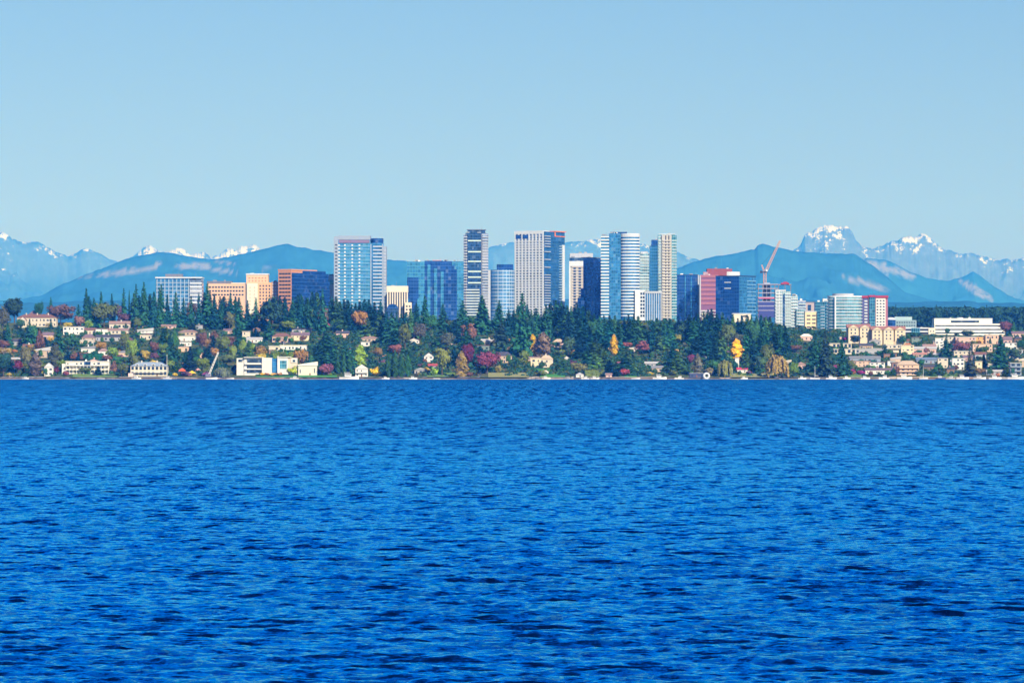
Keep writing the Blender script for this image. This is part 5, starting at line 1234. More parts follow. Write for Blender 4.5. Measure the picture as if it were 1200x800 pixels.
 ('broadleaf', 1134, 396, 386, 17, (.05, .10, .06), 'small green tree in front of the long white office'),
 ('conifer', 1037, 419, 403, 12, DG, 'dark fir before the cream balconied row'),
 ('broadleaf', 1002, 404, 391, 16, (.03, .07, .08), 'blue-green round tree below the gabled complex left half'),
 ('broadleaf', 1022, 408, 399, 15, (.05, .12, .05), 'green tree below the gabled complex middle'),
 ('broadleaf', 1058, 405, 392, 10, DG, 'dark green tree at the right end of the gabled complex'),
 ('broadleaf', 1163, 434, 426, 7, (.25, .38, .10), 'light green conical bush under the big cedar-like fir'),
 ('conifer', 986, 426, 398, 17, DG, 'dark fir right of the tall shore firs, next to the flat white-roofed houses'),
 ('conifer', 967, 442, 388, 27, (.03, .07, .045), 'tall sunlit fir below the dark teal tower'),
 ('conifer', 955, 436, 398, 22, DG, 'dark fir left of the tall sunlit fir under the dark teal tower'),
 ('conifer', 988, 441, 407, 20, DG, 'dark shore fir left of the magenta shrub bank'),
 ('conifer', 612, 418, 343.5, 24, DG, 'tallest fir standing before the white grid-fronted tower'),
 ('conifer', 498, 380, 345.5, 17, DG, 'pointed fir in front of the stepped azure complex'),
 ('conifer', 519, 386, 356, 16, DG, 'shorter pointed fir in front of the stepped azure complex'),
 ('conifer', 565, 392, 346, 23, DG, 'tall fir at the foot of the slender dark tower, right side'),
 ('conifer', 542, 388, 352, 20, DG, 'tall fir at the foot of the slender dark tower, left side'),
 ('conifer', 585, 388, 352, 20, DG, 'tall fir in front of the curved grid office'),
 ('conifer', 587, 406, 374, 26, (.035, .09, .055), 'wide flat-topped cedar in the woods below the curved grid office'),
 ('conifer', 640, 396, 356, 18, DG, 'dark fir in front of the white tower glass side'),
 ('conifer', 378, 392, 338.5, 18, DG, 'tall fir left of the white-column tower'),
 ('conifer', 243, 382, 332.5, 21, DG, 'tall fir between the glass office and the low peach block'),
 ('conifer', 189, 384, 333, 13, DG, 'fir in front of the glass office facade'),
 ('conifer', 200, 432, 390, 24, DG, 'large dark fir above the blue-grey hip roof'),
 ('conifer', 223, 436, 406, 20, (.012, .04, .05), 'very dark fir right of the blue-grey hip roof'),
]
for n_, (px, top, w_) in enumerate([(251, 344, 17), (260, 350, 15), (270, 343, 18), (280, 348, 18), (290, 352, 17), (300, 349, 16), (309, 353, 15)]):
    T.append(('conifer', px, 386, top, w_, DG if n_ % 2 else TL, 'dark fir, ' + ['first', 'second', 'third', 'fourth', 'fifth', 'sixth', 'seventh'][n_] + ' from left in the row before the peach and orange blocks'))
for n_, (px, top, w_) in enumerate([(180, 342, 13), (187, 337, 13), (196, 345, 14), (206, 342, 15), (215, 349, 14), (224, 347, 15), (233, 343, 15)]):
    T.append(('conifer', px, 384, top, w_, DG if n_ % 2 else TL, 'dark fir, ' + ['first', 'second', 'third', 'fourth', 'fifth', 'sixth', 'seventh'][n_] + ' from left in the row before the flat-roofed glass office'))
for n_, (px, top, w_) in enumerate([(334, 348, 18), (343, 352, 17), (352, 345, 18), (361, 349, 18), (370, 352, 15)]):
    T.append(('conifer', px, 388, top, w_, DG if n_ % 2 else TL, 'dark fir, ' + ['first', 'second', 'third', 'fourth', 'fifth'][n_] + ' from left in the row before the navy glass tower'))
bush_rng = random.Random(9)
for h in HOUSES:
    x0, x1, tp, bs, lab = h[0], h[1], h[2], h[3], h[7]
    if bs - tp < 4.5 or 'boathouse' in lab: continue
    wds = lab.split()
    for side in range(2 if x1 - x0 > 15 else 1):
        c, a = bush_rng.choice([(MG, 'green'), (DG, 'dark green'), (OG, 'olive'), (MG, 'green'), ((.05, .13, .05), 'leafy green'), (BR, 'brownish')])
        where = 'before left side of' if side == 0 else 'before right side of'
        hh = (bs - tp) * bush_rng.uniform(.45, .9); w_ = bush_rng.uniform(5, 9) if x1 - x0 < 30 else bush_rng.uniform(7, 12)
        bx_ = lerp(x0, x1, bush_rng.uniform(.0, .35) if side == 0 else bush_rng.uniform(.65, 1.0)); b2 = min(442, bs + 2.2)
        T.append(('shrub' if hh < 7 else bush_rng.choice(['broadleaf', 'conifer', 'broadleaf']), bx_, b2, b2 - hh - 1.5, w_, c, ' '.join((f'{a} plant {where} ' + lab).split()[:16])))
# clipped cypresses
for i, (px, top, base, w_) in enumerate([(455, 413, 442, 9), (463, 411, 442, 9), (470, 413, 442, 8), (478, 416, 441, 7), (396, 414, 438, 8), (403, 413, 438, 8), (410, 415, 438, 8)]):
    n = ['first', 'second', 'third', 'fourth'][i if i < 4 else i - 4]
    T.append(('columnar', px, base, top, w_, (.03, .11, .035), f'tall clipped cypress, {n} from the left in the hedge row ' + ('by the white dock' if i < 4 else 'above the white yacht')))
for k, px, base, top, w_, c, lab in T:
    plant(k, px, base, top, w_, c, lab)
    if base - top > 9: KEEP.append((px - w_ * .3, top + 1, px + w_ * .3, top + (base - top) * .6, base))

# ------------------------------------------------------------------ landmarks that tell the many firs apart
LM = [(15, 'the big round edge tree'), (45, 'the hilltop mansion'), (72, 'the reddish-topped tree'), (100, 'the colonnaded lake house'), (122, 'the olive dome tree'), (146, 'the purple-brown tree'), (175, 'the blue-grey hip roof'), (205, 'the glass office'),
      (225, 'the red-topped tree'), (250, 'the boom crane'), (270, 'the low peach block'), (302, 'the orange-cream block'), (318, 'the massive round tree'), (350, 'the orange and navy tower'), (375, 'the pinkish-brown thin tree'), (405, 'the white-column tower'),
      (425, 'the lime spire tree'), (445, 'the tower end wall'), (465, 'the cream striped block'), (487, 'the azure glass block'), (512, 'the navy stepped glass'), (535, 'the deep purple tree'), (557, 'the slender dark tower'), (573, 'the crimson-magenta tree'), (590, 'the curved grid office'),
      (612, 'the tallest fir'), (628, 'the vivid yellow villa tree'), (650, 'the pink-beige house'), (679, 'the white-framed block'), (697, 'the navy slab'), (720, 'the white-banded tower'), (740, 'the rust-red tree'), (757, 'the brick-red tree'), (782, 'the beige-spined tower'),
      (806, 'the navy office slab'), (829, 'the pink-striped office'), (850, 'the white roof drum'), (870, 'the blue glass cube'), (897, 'the tower crane'), (914, 'the golden willow'), (930, 'the stepped pale apartments'), (950, 'the small cream block'), (966, 'the speckled teal tower'), (990, 'the curved teal tower'),
      (1024, 'the red-edged tower'), (1045, 'the domed hall'), (1075, 'the parking garage'), (1110, 'the white office left end'), (1137, 'the white office middle'), (1165, 'the white office right end'), (1190, 'the right edge house')]
cells = {}
def auto_label(px, base, top, size, adj, kindw, prefix_extra=''):
    d = min(LM, key=lambda l: abs(l[0] - px)); dx = px - d[0]
    side = 'under' if abs(dx) < 4 else ('left of' if dx < 0 else 'right of')
    pt = interp(CREST, px); s = (444 - base) / (444 - pt)
    row = 'at waterline' if s < .10 else 'low down' if s < .3 else 'mid-slope' if s < .55 else 'high up' if s < .85 else 'on crest'
    key = (d[1], side, row, kindw, size, adj)
    cells[key] = cells.get(key, 0) + 1
    return f'{size} {adj} {kindw}, {row}, {side} {d[1]}', key

PENDING = []
RN = {'hip': 'hipped', 'gable': 'gabled', 'front': 'front-gabled', 'shed': 'sloping', 'flat': 'flat'}
hc = {}
for q in FILLH:
    cx = (q[0] + q[1]) / 2; lab, key = auto_label(cx, q[3], q[2], q[7][0], 'house with ' + q[7][1], RN[q[7][2]] + ' roof')
    hc.setdefault(lab, []).append(q)
for lab, qs in hc.items():
    for n, q in enumerate(sorted(qs, key=lambda q: q[0])):
        house(q[0], q[1], q[2], q[3], q[4], q[5], q[6], lab if len(qs) == 1 else ('left twin: ', 'right twin: ', 'third: ')[n] + lab, group='small houses among the trees', keep=False, **q[8])
SKYK = 0
def filler(kind, px, base, top, wpx, color, adj, kindw):
    h = base - top
    size = 'tall' if h > 34 else 'short' if h < 20 else 'medium'
    PENDING.append((kind, px, base, top, wpx, color, size, adj, kindw))

SKY = [(-60, 352), (0, 352), (35, 356), (60, 352), (80, 356), (100, 346), (130, 344), (150, 345), (172, 338), (200, 345), (222, 342), (243, 338), (262, 346), (282, 345), (300, 352), (330, 347), (350, 345), (378, 341), (395, 350), (412, 351), (440, 349), (456, 364), (480, 362),
       (498, 350), (510, 364), (520, 358), (532, 364), (545, 354), (556, 362), (565, 350), (577, 364), (585, 353), (600, 362), (612, 352), (626, 362), (640, 358), (655, 352), (672, 354), (690, 358), (702, 370), (722, 371), (742, 366), (760, 374), (780, 372), (792, 368), (806, 370), (822, 363),
       (836, 360), (850, 368), (866, 370), (885, 368), (905, 371), (918, 380), (932, 388), (950, 393), (965, 391), (985, 400), (1000, 404)]
rr = random.Random(42)
def blocked(px, w_, top, base):
    for (x0, y0, x1, y1, b) in KEEP:
        if b <= base + .5 and px + w_ * .42 > x0 and px - w_ * .42 < x1 and top < y1 and base > y0: return True
    return False
# crest: firs whose tops draw the skyline
px = 84.0
while px < 945:
    tp = interp(SKY, px) + rr.uniform(-2, 5.5); h = rr.uniform(30, 40)
    base = max(interp(CREST, px) + .5, tp + h)
    if base > 436: base = 436
    w_ = rr.uniform(16, 26)
    if not blocked(px, w_ * .6, tp, base):
        c = rr.choice([DG, DG, TL, (.05, .15, .05), (.008, .06, .055)])
        filler('conifer', px, base, tp, w_, c, 'bluish' if c in (TL, (.008, .06, .055)) else 'dark green', 'fir')
    px += rr.uniform(4.2, 7.0) if px > 150 else rr.uniform(9, 15)
# the wooded slope
rows = [(388, 26, 34), (396, 26, 36), (405, 26, 38), (414, 24, 38), (423, 24, 36), (432, 22, 34), (439, 18, 30)]
for bi, (b0, h0, h1) in enumerate(rows):
    px = -8 + (bi % 3) * 4
    while px < 1000:
        dense = 366 < px < 975
        base = b0 + rr.uniform(-3.5, 3.5); h = rr.uniform(h0, h1) * (1 if dense else rr.choice([.45, .6, .75, .95]))
        top = base - h; base = min(base, 441)
        floor_ = interp(SKY, px) + 6
        if top < floor_: top = floor_ + rr.uniform(0, 5)
        kind = 'conifer' if rr.random() < (.80 if dense else .46) else 'broadleaf'
        w_ = rr.uniform(21, 33) if kind == 'conifer' else rr.uniform(14, 23)
        if not dense: w_ *= .72
        if base > interp(CREST, px) and base - top > 8 and not blocked(px, w_, top, base):
            if kind == 'conifer':
                c, a = rr.choice([(DG, 'dark green'), (TL, 'bluish'), ((.08, .19, .045), 'sun-toned green'), (DG, 'dark green'), ((.008, .048, .055), 'bluish')]); kw = 'fir'  # the lighter green firs carry sunlight in their leaf colour
            else:
                c, a = rr.choice([(MG, 'green'), (OG, 'olive'), (GG, 'grey-green'), (LG, 'lime'), ((.06, .13, .06), 'green'), (MG, 'green'), (GO, 'golden'), (BR, 'brownish')] if dense else [(MG, 'green'), (MG, 'green'), (OG, 'olive'), (OG, 'olive'), (LG, 'lime'), (LG, 'lime'), (BR, 'brownish'), (MG, 'green'), (GO, 'golden'), ((.5, .38, .05), 'yellow')]); kw = 'broadleaf tree'
            filler(kind, px, base, top, w_, c, a, kw)
        px += rr.uniform(12, 18) if dense else rr.uniform(5.5, 11)
# right-hand town: scattered trees
for (px, base, top, w_) in [(1046, 421, 411, 9), (1090, 423, 413, 11), (1100, 436, 425, 12), (1084, 441, 431, 14), (1075, 441, 434, 10), (1114, 436, 427, 10), (1150, 418, 405, 13), (1118, 412, 402, 10), (1062, 424, 414, 9), (1030, 441, 435, 9), (1153, 432, 415, 15), (1180, 441, 429, 13), (1104, 441, 433, 12), (1198, 411, 396, 14), (1208, 420, 404, 15), (1083, 402, 393, 9), (1110, 393, 383, 9), (1188, 392, 377, 13), (1064, 399, 391, 7), (1092, 441, 432, 12), (1018, 421, 413, 9), (1206, 440, 424, 16), (1160, 441, 430, 10), (1042, 397, 388, 9)]:
    kind = rr.choice(['conifer', 'broadleaf', 'broadleaf']); c, a = rr.choice([(MG, 'green'), (DG, 'dark green'), ((.05, .12, .04), 'green')])
    filler(kind, px, base, top, w_, c, a, 'fir' if kind == 'conifer' else 'broadleaf tree')
# far wood above the right-hand town
for i in range(26):
    px = 1036 + i * 6.7 + rr.uniform(-1, 1); tp = interp([(1030, 359), (1060, 358), (1085, 361), (1100, 357), (1112, 361), (1130, 359), (1165, 358), (1190, 359), (1215, 357)], px) + rr.uniform(-2, 5)
    PENDING.append(('far', px, 382, tp, rr.uniform(6, 10), rr.choice([(.02, .07, .05), (.015, .055, .05), (.025, .08, .05)]), 'distant', 'blue-green', 'fir'))

# shore and slope shrubs
for i in range(70):
    px = rr.uniform(-5, 1205); base = rr.choice([rr.uniform(436, 442), rr.uniform(400, 438)]); h = rr.uniform(4, 8)
    w_ = h * rr.uniform(1.2, 1.9)
    if not blocked(px, w_, base - h, base):
        c, a = rr.choice([(MG, 'green'), (OG, 'olive'), (LG, 'lime'), (BR, 'brown'), (GO, 'golden'), ((.5, .38, .05), 'yellow'), (PU, 'purple-brown'), ((.05, .12, .05), 'green'), (OR, 'orange')])
        PENDING.append(('shrub', px, base, base - h, w_, c, 'low', a, 'shrub'))

labs = []
for p in PENDING:
    kind, px, base, top, w_, c, size, adj, kw = p
    lab, key = auto_label(px, base, top, size, adj, kw)
    if kind == 'far':
        d = min(LM, key=lambda l: abs(l[0] - px)); lab = f'distant blue-green fir in the far wood, above {d[1]}'; key = lab; cells[key] = cells.get(key, 0) + 1
    labs.append((lab, key))
by = {}
for i, (l, k) in enumerate(labs): by.setdefault(l, []).append(i)
ORD = ['first', 'second', 'third', 'fourth', 'fifth', 'sixth', 'seventh', 'eighth', 'ninth']
for l, idx in by.items():
    if len(idx) == 1: continue
    idx.sort(key=lambda i: PENDING[i][1])
    for n, i in enumerate(idx):
        labs[i] = ((f'left twin: {l}' if n == 0 else f'right twin: {l}') if len(idx) == 2 else f'{ORD[min(n, 8)]} from left: {l}', None)
for p, (lab, _) in zip(PENDING, labs):
    kind, px, base, top, w_, c, size, adj, kw = p
    g = {'fir': 'firs of the wooded shore', 'shrub': 'shrubs on the bank', 'broadleaf tree': 'broadleaf trees among the houses'}[kw]
    if kind == 'far': plant('conifer', px, base, top, w_, c, lab, 'firs of the far wood', Y=5300 + rr.uniform(0, 250))
    else: plant(kind, px, base, top, w_, c, lab, g)
kinds_n = {}
for o in bpy.data.objects:
    if o.parent is None and 'category' in o: kinds_n[o['category']] = kinds_n.get(o['category'], 0) + 1
print(kinds_n)
print('FILL', len(PENDING), 'conifers', sum(p[0] in ('conifer', 'far') for p in PENDING))

# ------------------------------------------------------------------ far wood mass, undergrowth
def leaf_mass(name, pts, size, mat, seed, squash=.8, n=14):
    rng = np.random.default_rng(seed); pts = np.array(pts); k = len(pts)
    c = np.repeat(pts, n, 0); r = np.repeat(rng.uniform(.6, 1.4, k) * size, n)
    d = rng.normal(size=(k * n, 3)); d /= np.linalg.norm(d, axis=1, keepdims=True); d[:, 2] = np.abs(d[:, 2]) * squash
    c = c + d * r[:, None]
    V = quads_from(c, r * .38, d + np.array([0, 0, .3]), rng)
    return link_mesh(name, np_mesh(name, V, np.arange(len(V)).reshape(-1, 4), mat))
def mass_mat(name, stops):
    m, nt, b = new_mat(name); geo = N(nt, 'ShaderNodeNewGeometry')
    mp = N(nt, 'ShaderNodeMapping'); nt.links.new(geo.outputs['Position'], mp.inputs[0]); mp.inputs['Scale'].default_value = (1, .4, 1)
    f = noise_n(nt, .11, 3, .6, mp.outputs[0]); f2 = noise_n(nt, .9, 2, .6, mp.outputs[0])
    v = math_n(nt, 'ADD', math_n(nt, 'MULTIPLY', f, .75), math_n(nt, 'MULTIPLY', f2, .25))
    nt.links.new(ramp(nt, v, stops), b.inputs['Base Color']); b.inputs['Roughness'].default_value = .85; b.inputs['Specular IOR Level'].default_value = .1
    return m
um = mass_mat('undergrowth_leaves', [(.30, (.01, .045, .035)), (.44, (.018, .07, .045)), (.52, (.03, .10, .045)), (.58, (.07, .12, .04)), (.63, (.13, .08, .05)), (.68, (.04, .10, .04)), (.76, (.18, .14, .05))])
pts = []
for i in range(6500):
    px = rr.uniform(-60, 1260); base = rr.uniform(382, 441)
    if base < interp(CREST, px) + 1: continue
    Y = Y_of(px, base); X = X_at(px, Y)
    skip = False
    for (x0, y0, x1, y1, b) in KEEP:
        if x0 - 1 < px < x1 + 1 and b - 1.5 < base and base - 3.0 < b + 1: skip = b - base < 3 and base > b and base - b < 2.6 ; 
        if skip: break
    if skip: continue
    pts.append((X, Y, float(ground_z(X, Y)) + .2))
for i in range(9000):
    px = rr.uniform(360, 985); base = rr.uniform(378, 437)
    if base < interp(CREST, px) + 1: continue
    if any(x0 - 2 < px < x1 + 2 and b - 2 < base < b + 6 for (x0, y0, x1, y1, b) in KEEP): continue
    Y = Y_of(px, base); X = X_at(px, Y); pts.append((X, Y, float(ground_z(X, Y)) + rr.uniform(.2, 2.2)))
tag(leaf_mass('undergrowth', pts, 2.0, um, 5), kind='stuff')
fm = mass_mat('far_wood_leaves', [(.3, (.012, .045, .045)), (.5, (.02, .07, .05)), (.7, (.035, .09, .055))])
pts = []
for i in range(5200):
    px = rr.uniform(1015, 1320); Y = rr.uniform(5350, 5900); X = X_at(px, Y); tp = rr.uniform(363, 392)
    pts.append((X, Y, Z_at(tp, Y)))
tag(leaf_mass('far_wood', pts, 3.6, fm, 6), kind='stuff')

# ------------------------------------------------------------------ clipped hedge, lawns
hg = MB(); Yh = Y_of(105, 420); xh0, xh1 = X_at(90, Yh), X_at(120, Yh); zh = float(ground_z(xh0, Yh))
def hedge(px0, px1, base, top, col, label, d=2.2, seed=1):
    Y = Y_of((px0 + px1) / 2, base); x0, x1 = X_at(px0, Y), X_at(px1, Y); z = float(ground_z((x0 + x1) / 2, Y)); h = Z_at(top, Y) - z
    rng = np.random.default_rng(seed); n = int((x1 - x0) * 60)
    P = np.stack([rng.uniform(0, x1 - x0, n), rng.uniform(0, d, n), rng.uniform(-1, h, n)], 1)
    f = rng.integers(0, 3, n); P[f == 0, 1] = 0; P[f == 1, 2] = h; P += rng.normal(size=P.shape) * .12
    V = quads_from(P, np.full(n, .38), np.where(f[:, None] == 1, [0, 0, 1.5], [0, -1.5, .3]), rng)
    o = link_mesh('hedge', np_mesh('hedge', V, np.arange(len(V)).reshape(-1, 4), M['foliage']), None, (x0, Y, z)); o.color = (*col, 1)
    tag(o, label, 'hedge'); return o
hedge(91, 119, 421.5, 414.5, (.015, .12, .06), 'long clipped dark green hedge above the colonnaded lake house', 3, 1)
hedge(686, 709, 441.5, 433, (.15, .20, .05), 'pale green shoreline hedge between the boathouse and the pink cabin', 3, 2)
hedge(300, 349, 441.2, 439, (.02, .08, .03), 'low dark hedge along the modern lake house lawn', 1.5, 3)

def lawn_mat(name, c):
    m, nt, b = new_mat(name); geo = N(nt, 'ShaderNodeNewGeometry')
    f = noise_n(nt, .4, 4, .6, geo.outputs['Position'])
    nt.links.new(mix_rgb(nt, f, tuple(x * .6 for x in c), tuple(x * 1.35 for x in c)), b.inputs['Base Color']); b.inputs['Roughness'].default_value = .95
    return m
LW = lawn_mat('lawn_grass', (.13, .24, .04)); LW2 = lawn_mat('lush_grass', (.05, .26, .03)); LW3 = lawn_mat('dry_grass', (.30, .30, .10))
def lawn(px0, px1, top, base, mat):
    ya, yb = Y_of((px0 + px1) / 2, base), Y_of((px0 + px1) / 2, top)
    nx, ny = 12, 6; V = []
    for j in range(ny):
        for i in range(nx):
            Y = lerp(ya, yb, j / (ny - 1)); X = X_at(lerp(px0, px1, i / (nx - 1)), Y); V.append((X, Y, max(Z_at(lerp(base, top, j / (ny - 1)), Y), float(ground_z(X, Y))) + .42))
    o = link_mesh('lawn', np_mesh('lawn', np.array(V), grid_faces(ny, nx), mat, True)); tag(o, kind='structure')
lawn(85, 137, 438.5, 442.5, LW); lawn(320, 350, 410, 416, LW2); lawn(300, 348, 440.5, 442.4, LW2); lawn(350, 395, 440, 442.5, LW2)
lawn(500, 533, 437, 442, LW); lawn(572, 620, 437, 442.5, LW3); lawn(627, 662, 432, 435.5, LW2); lawn(633, 662, 437, 443, LW2)
lawn(732, 746, 436, 442.8, LW2); lawn(855, 905, 438, 442.6, LW3); lawn(862, 880, 437.6, 440, LW); lawn(984, 1010, 438, 442.5, LW); lawn(1078, 1122, 438, 442.5, LW)
# stone garden steps on the villa lawn
Y = Y_of(643, 438); st = empty('garden_steps', (X_at(640, Y), Y, float(ground_z(X_at(640, Y), Y)) + .4), R(12), 'pale stone garden steps crossing the villa lawn', 'steps')
for k in range(6): MB().box(0, 3.2, k * 2.4, k * 2.4 + 2.2, k * .40 - 1, k * .40 + .55).build('step', wall_mat((.66, .58, .52)), st)

# ------------------------------------------------------------------ sea walls, docks, boats, small shore things
def seawall(px0, px1, h, c, label, lumpy=.25, off=0.0, name='seawall'):
    Y = SHORE + 1 - off; x0, x1 = X_at(px0, Y), X_at(px1, Y); n = max(3, int((x1 - x0) / 2.2)); rng = random.Random(int(px0))
    m = MB()
    top = [(lerp(x0, x1, i / n), h + rng.uniform(-lumpy, lumpy)) for i in range(n + 1)]
    for i in range(n):
        (a, ha), (b, hb) = top[i], top[i + 1]; y = Y + rng.uniform(-.6, .2) * lumpy * 3
        m.v += [(a, y, -1.2), (b, y, -1.2), (b, y + .5, hb), (a, y + .5, ha), (b, y + 4, hb), (a, y + 4, ha)]; k = len(m.v) - 6
        m.f += [(k, k + 1, k + 2, k + 3), (k + 3, k + 2, k + 4, k + 5), (k, k + 3, k + 5), (k + 1, k + 4, k + 2)]
    o = m.build(name, wall_mat(tuple(v * .72 for v in c)), None); tag(o, label, 'sea wall')
for a in [
 (-40, 52, 1.7, (.44, .38, .38), 'pinkish-grey rock sea wall at the far left of the shore', .3), (52, 88, 1.5, (.30, .28, .32), 'grey sea wall under the yellow shrub', .25), (88, 140, 1.5, (.46, .44, .40), 'pale sea wall below the colonnaded house lawn', .15),
 (140, 202, 1.9, (.42, .36, .36), 'broad grey quay in front of the cream hip-roofed lake house', .1), (202, 262, 1.5, (.36, .32, .33), 'quay under the boom crane', .2), (262, 352, 1.5, (.50, .42, .38), 'tan sea wall in front of the white modern lake house', .12),
 (352, 420, 1.4, (.46, .38, .34), 'sea wall behind the white yacht', .2), (420, 500, 1.5, (.40, .36, .36), 'grey-tan sea wall below the clipped cypresses', .25), (500, 535, 1.3, (.56, .46, .40), 'pale sea wall under the lime shrub lawn', .15), (535, 562, 1.8, (.28, .25, .27), 'dark rock bank below the gold-brown tree', .4),
 (562, 620, 1.0, (.38, .36, .26), 'low grassy stone edge below the crimson-magenta tree', .2), (620, 672, 1.9, (.58, .50, .46), 'light boulder wall below the villa lawn', .45), (672, 715, 1.6, (.34, .32, .35), 'grey wall around the white cube boathouse', .3), (715, 768, 1.7, (.62, .50, .44), 'long pinkish wall below the red shore shrub', .1),
 (768, 806, 1.4, (.54, .46, .42), 'tan wall right of the covered motorboat', .15), (806, 858, 1.5, (.34, .34, .38), 'grey dock wall by the navy boathouse', .2), (858, 906, 1.1, (.44, .42, .30), 'low wall below the lawn of the awning house', .15), (906, 976, 1.4, (.38, .36, .34), 'dull grey stone wall below the golden willow', .35),
 (976, 1042, 1.7, (.50, .44, .38), 'tan wall under the stepped terraces', .2), (1042, 1090, 2.1, (.62, .48, .34), 'sandy wall below the peach balconied building', .1), (1090, 1150, 1.8, (.48, .36, .28), 'brown wall below the olive spruce', .2), (1150, 1245, 1.8, (.42, .38, .38), 'grey wall at the right end of the shore', .25)]:
    seawall(*a)

def dock(px0, px1, label, c=(.45, .40, .36), out=9, hgt=.9):
    Y = SHORE - out; x0, x1 = X_at(px0, Y), X_at(px1, Y); r = empty('dock', (x0, Y, 0), 0, label, 'dock')
    MB().box(0, x1 - x0, 0, 3, hgt - .2, hgt + .15).build('deck', wall_mat(c), r)
    n = max(2, int((x1 - x0) / 6))
    for i in range(n + 1): MB().tube((lerp(.4, x1 - x0 - .4, i / n), -.15, -1.5), (lerp(.4, x1 - x0 - .4, i / n), -.15, hgt + .9), .2, .18, 7).build('pile', wall_mat((.14, .11, .10)), r)
dock(188, 232, 'long timber dock in front of the boom crane'); dock(241, 259, 'short grey float dock right of the boom crane', (.55, .55, .6)); dock(320, 334, 'small dock with dark piles by the modern lake house'); dock(124, 136, 'small dark dock right of the colonnaded house lawn', (.15, .14, .16))
dock(472, 489, 'white dock below the clipped cypresses', (.7, .66, .6)); dock(617, 628, 'stubby dock left of the villa boulders'); dock(663, 674, 'dark boathouse dock left of the white cube boathouse', (.2, .2, .25)); dock(694, 704, 'pinkish dock right of the white cube boathouse', (.6, .5, .45))
dock(843, 856, 'tan dock right of the round white buoy', (.6, .45, .36)); dock(936, 962, 'grey dock below the tall sunlit fir', (.55, .52, .52)); dock(1040, 1062, 'white float dock below the peach balconied building', (.75, .72, .7)); dock(1120, 1152, 'brown dock below the olive spruce', (.35, .25, .2)); dock(1196, 1215, 'dock at the right end of the shore', (.5, .48, .5))

def boat(px, L, label, hull=(.82, .82, .84), cabin=True, mast=0, cover=None, out=14, rot=0):
    Y = SHORE - out; r = empty('sailboat' if mast else 'motorboat', (X_at(px, Y), Y, .0), rot, label, 'boat')
    W2 = L * .15; ns = 9; V = []; Fc = []
    for i in range(ns):
        t = i / (ns - 1); x = (t - .5) * L; b = W2 * (1 - max(0, (t - .45) / .55) ** 2.2) * (0.85 + .15 * min(1, t * 4)); sh = .9 + .55 * t * t
        V += [(x, -b, sh * L * .10 + .35), (x + (.02 * L if t == 1 else 0), -b * .7, .0), (x, 0, -.35), (x, b * .7, .0), (x, b, sh * L * .10 + .35)]
    for i in range(ns - 1):
        for k in range(4): Fc.append((i * 5 + k, i * 5 + k + 1, (i + 1) * 5 + k + 1, (i + 1) * 5 + k))
        Fc.append((i * 5 + 4, i * 5, (i + 1) * 5, (i + 1) * 5 + 4))
    Fc += [(0, 1, 2, 3, 4), ((ns - 1) * 5 + 4, (ns - 1) * 5 + 3, (ns - 1) * 5 + 2, (ns - 1) * 5 + 1, (ns - 1) * 5)]
    m = MB(); m.v = V; m.f = Fc; m.build('hull', wall_mat(hull, .35), r)
    dk = L * .10 + .35 + .1 * L * .5
    if cabin:
        c = MB().box(-L * .22, L * .12, -W2 * .6, W2 * .6, dk - .3, dk + L * .11); cb = c.build('cabin', wall_mat((.8, .8, .82), .4), r)
        MB().box(-L * .2, L * .1, -W2 * .62, W2 * .62, dk + L * .045, dk + L * .085).build('cabin_window', M['dark'], cb)
        MB().box(-L * .26, L * .06, -W2 * .5, W2 * .5, dk + L * .16, dk + L * .18).build('canopy', wall_mat(cover or (.75, .75, .78)), r)
        for s_ in (-1, 1): MB().tube((-L * .2, s_ * W2 * .45, dk + L * .1), (-L * .22, s_ * W2 * .45, dk + L * .17), .05, .05, 5).build('canopy_post', M['steel'], r)
    if mast:
        MB().tube((0, 0, dk), (0, 0, dk + mast), .16, .09, 6).build('mast', wall_mat((.8, .8, .82)), r); MB().tube((0, 0, dk + 1.4), (-L * .38, 0, dk + 1.2), .14, .1, 6).build('boom', wall_mat((.8, .8, .82)), r)
boat(409, 15.5, 'long white motor yacht moored right of the cypress hedge'); boat(773, 11, 'white covered motorboat below the grey long-roofed cottage'); boat(1190, 13, 'large white cruiser at the right end of the shore', out=18)
boat(248, 9, 'low white motorboat below the boom crane', cabin=False); boat(212, 6, 'small dark runabout at the timber dock', (.10, .10, .14), False); boat(484, 6.5, 'little white boat at the white dock'); boat(697, 7, 'white runabout beside the pinkish dock', (.7, .68, .7))
boat(974, 8.5, 'white motorboat under the plum shrub'); boat(1014, 7.5, 'white-canopied boat below the stepped terraces'); boat(1060, 12, 'white-hulled cruiser below the peach balconied building'); boat(1128, 10, 'white boat left of the olive spruce'); boat(1166, 10, 'white boat right of the olive spruce')
boat(1102, 8, 'dark blue boat left of the brown dock', (.05, .08, .2))
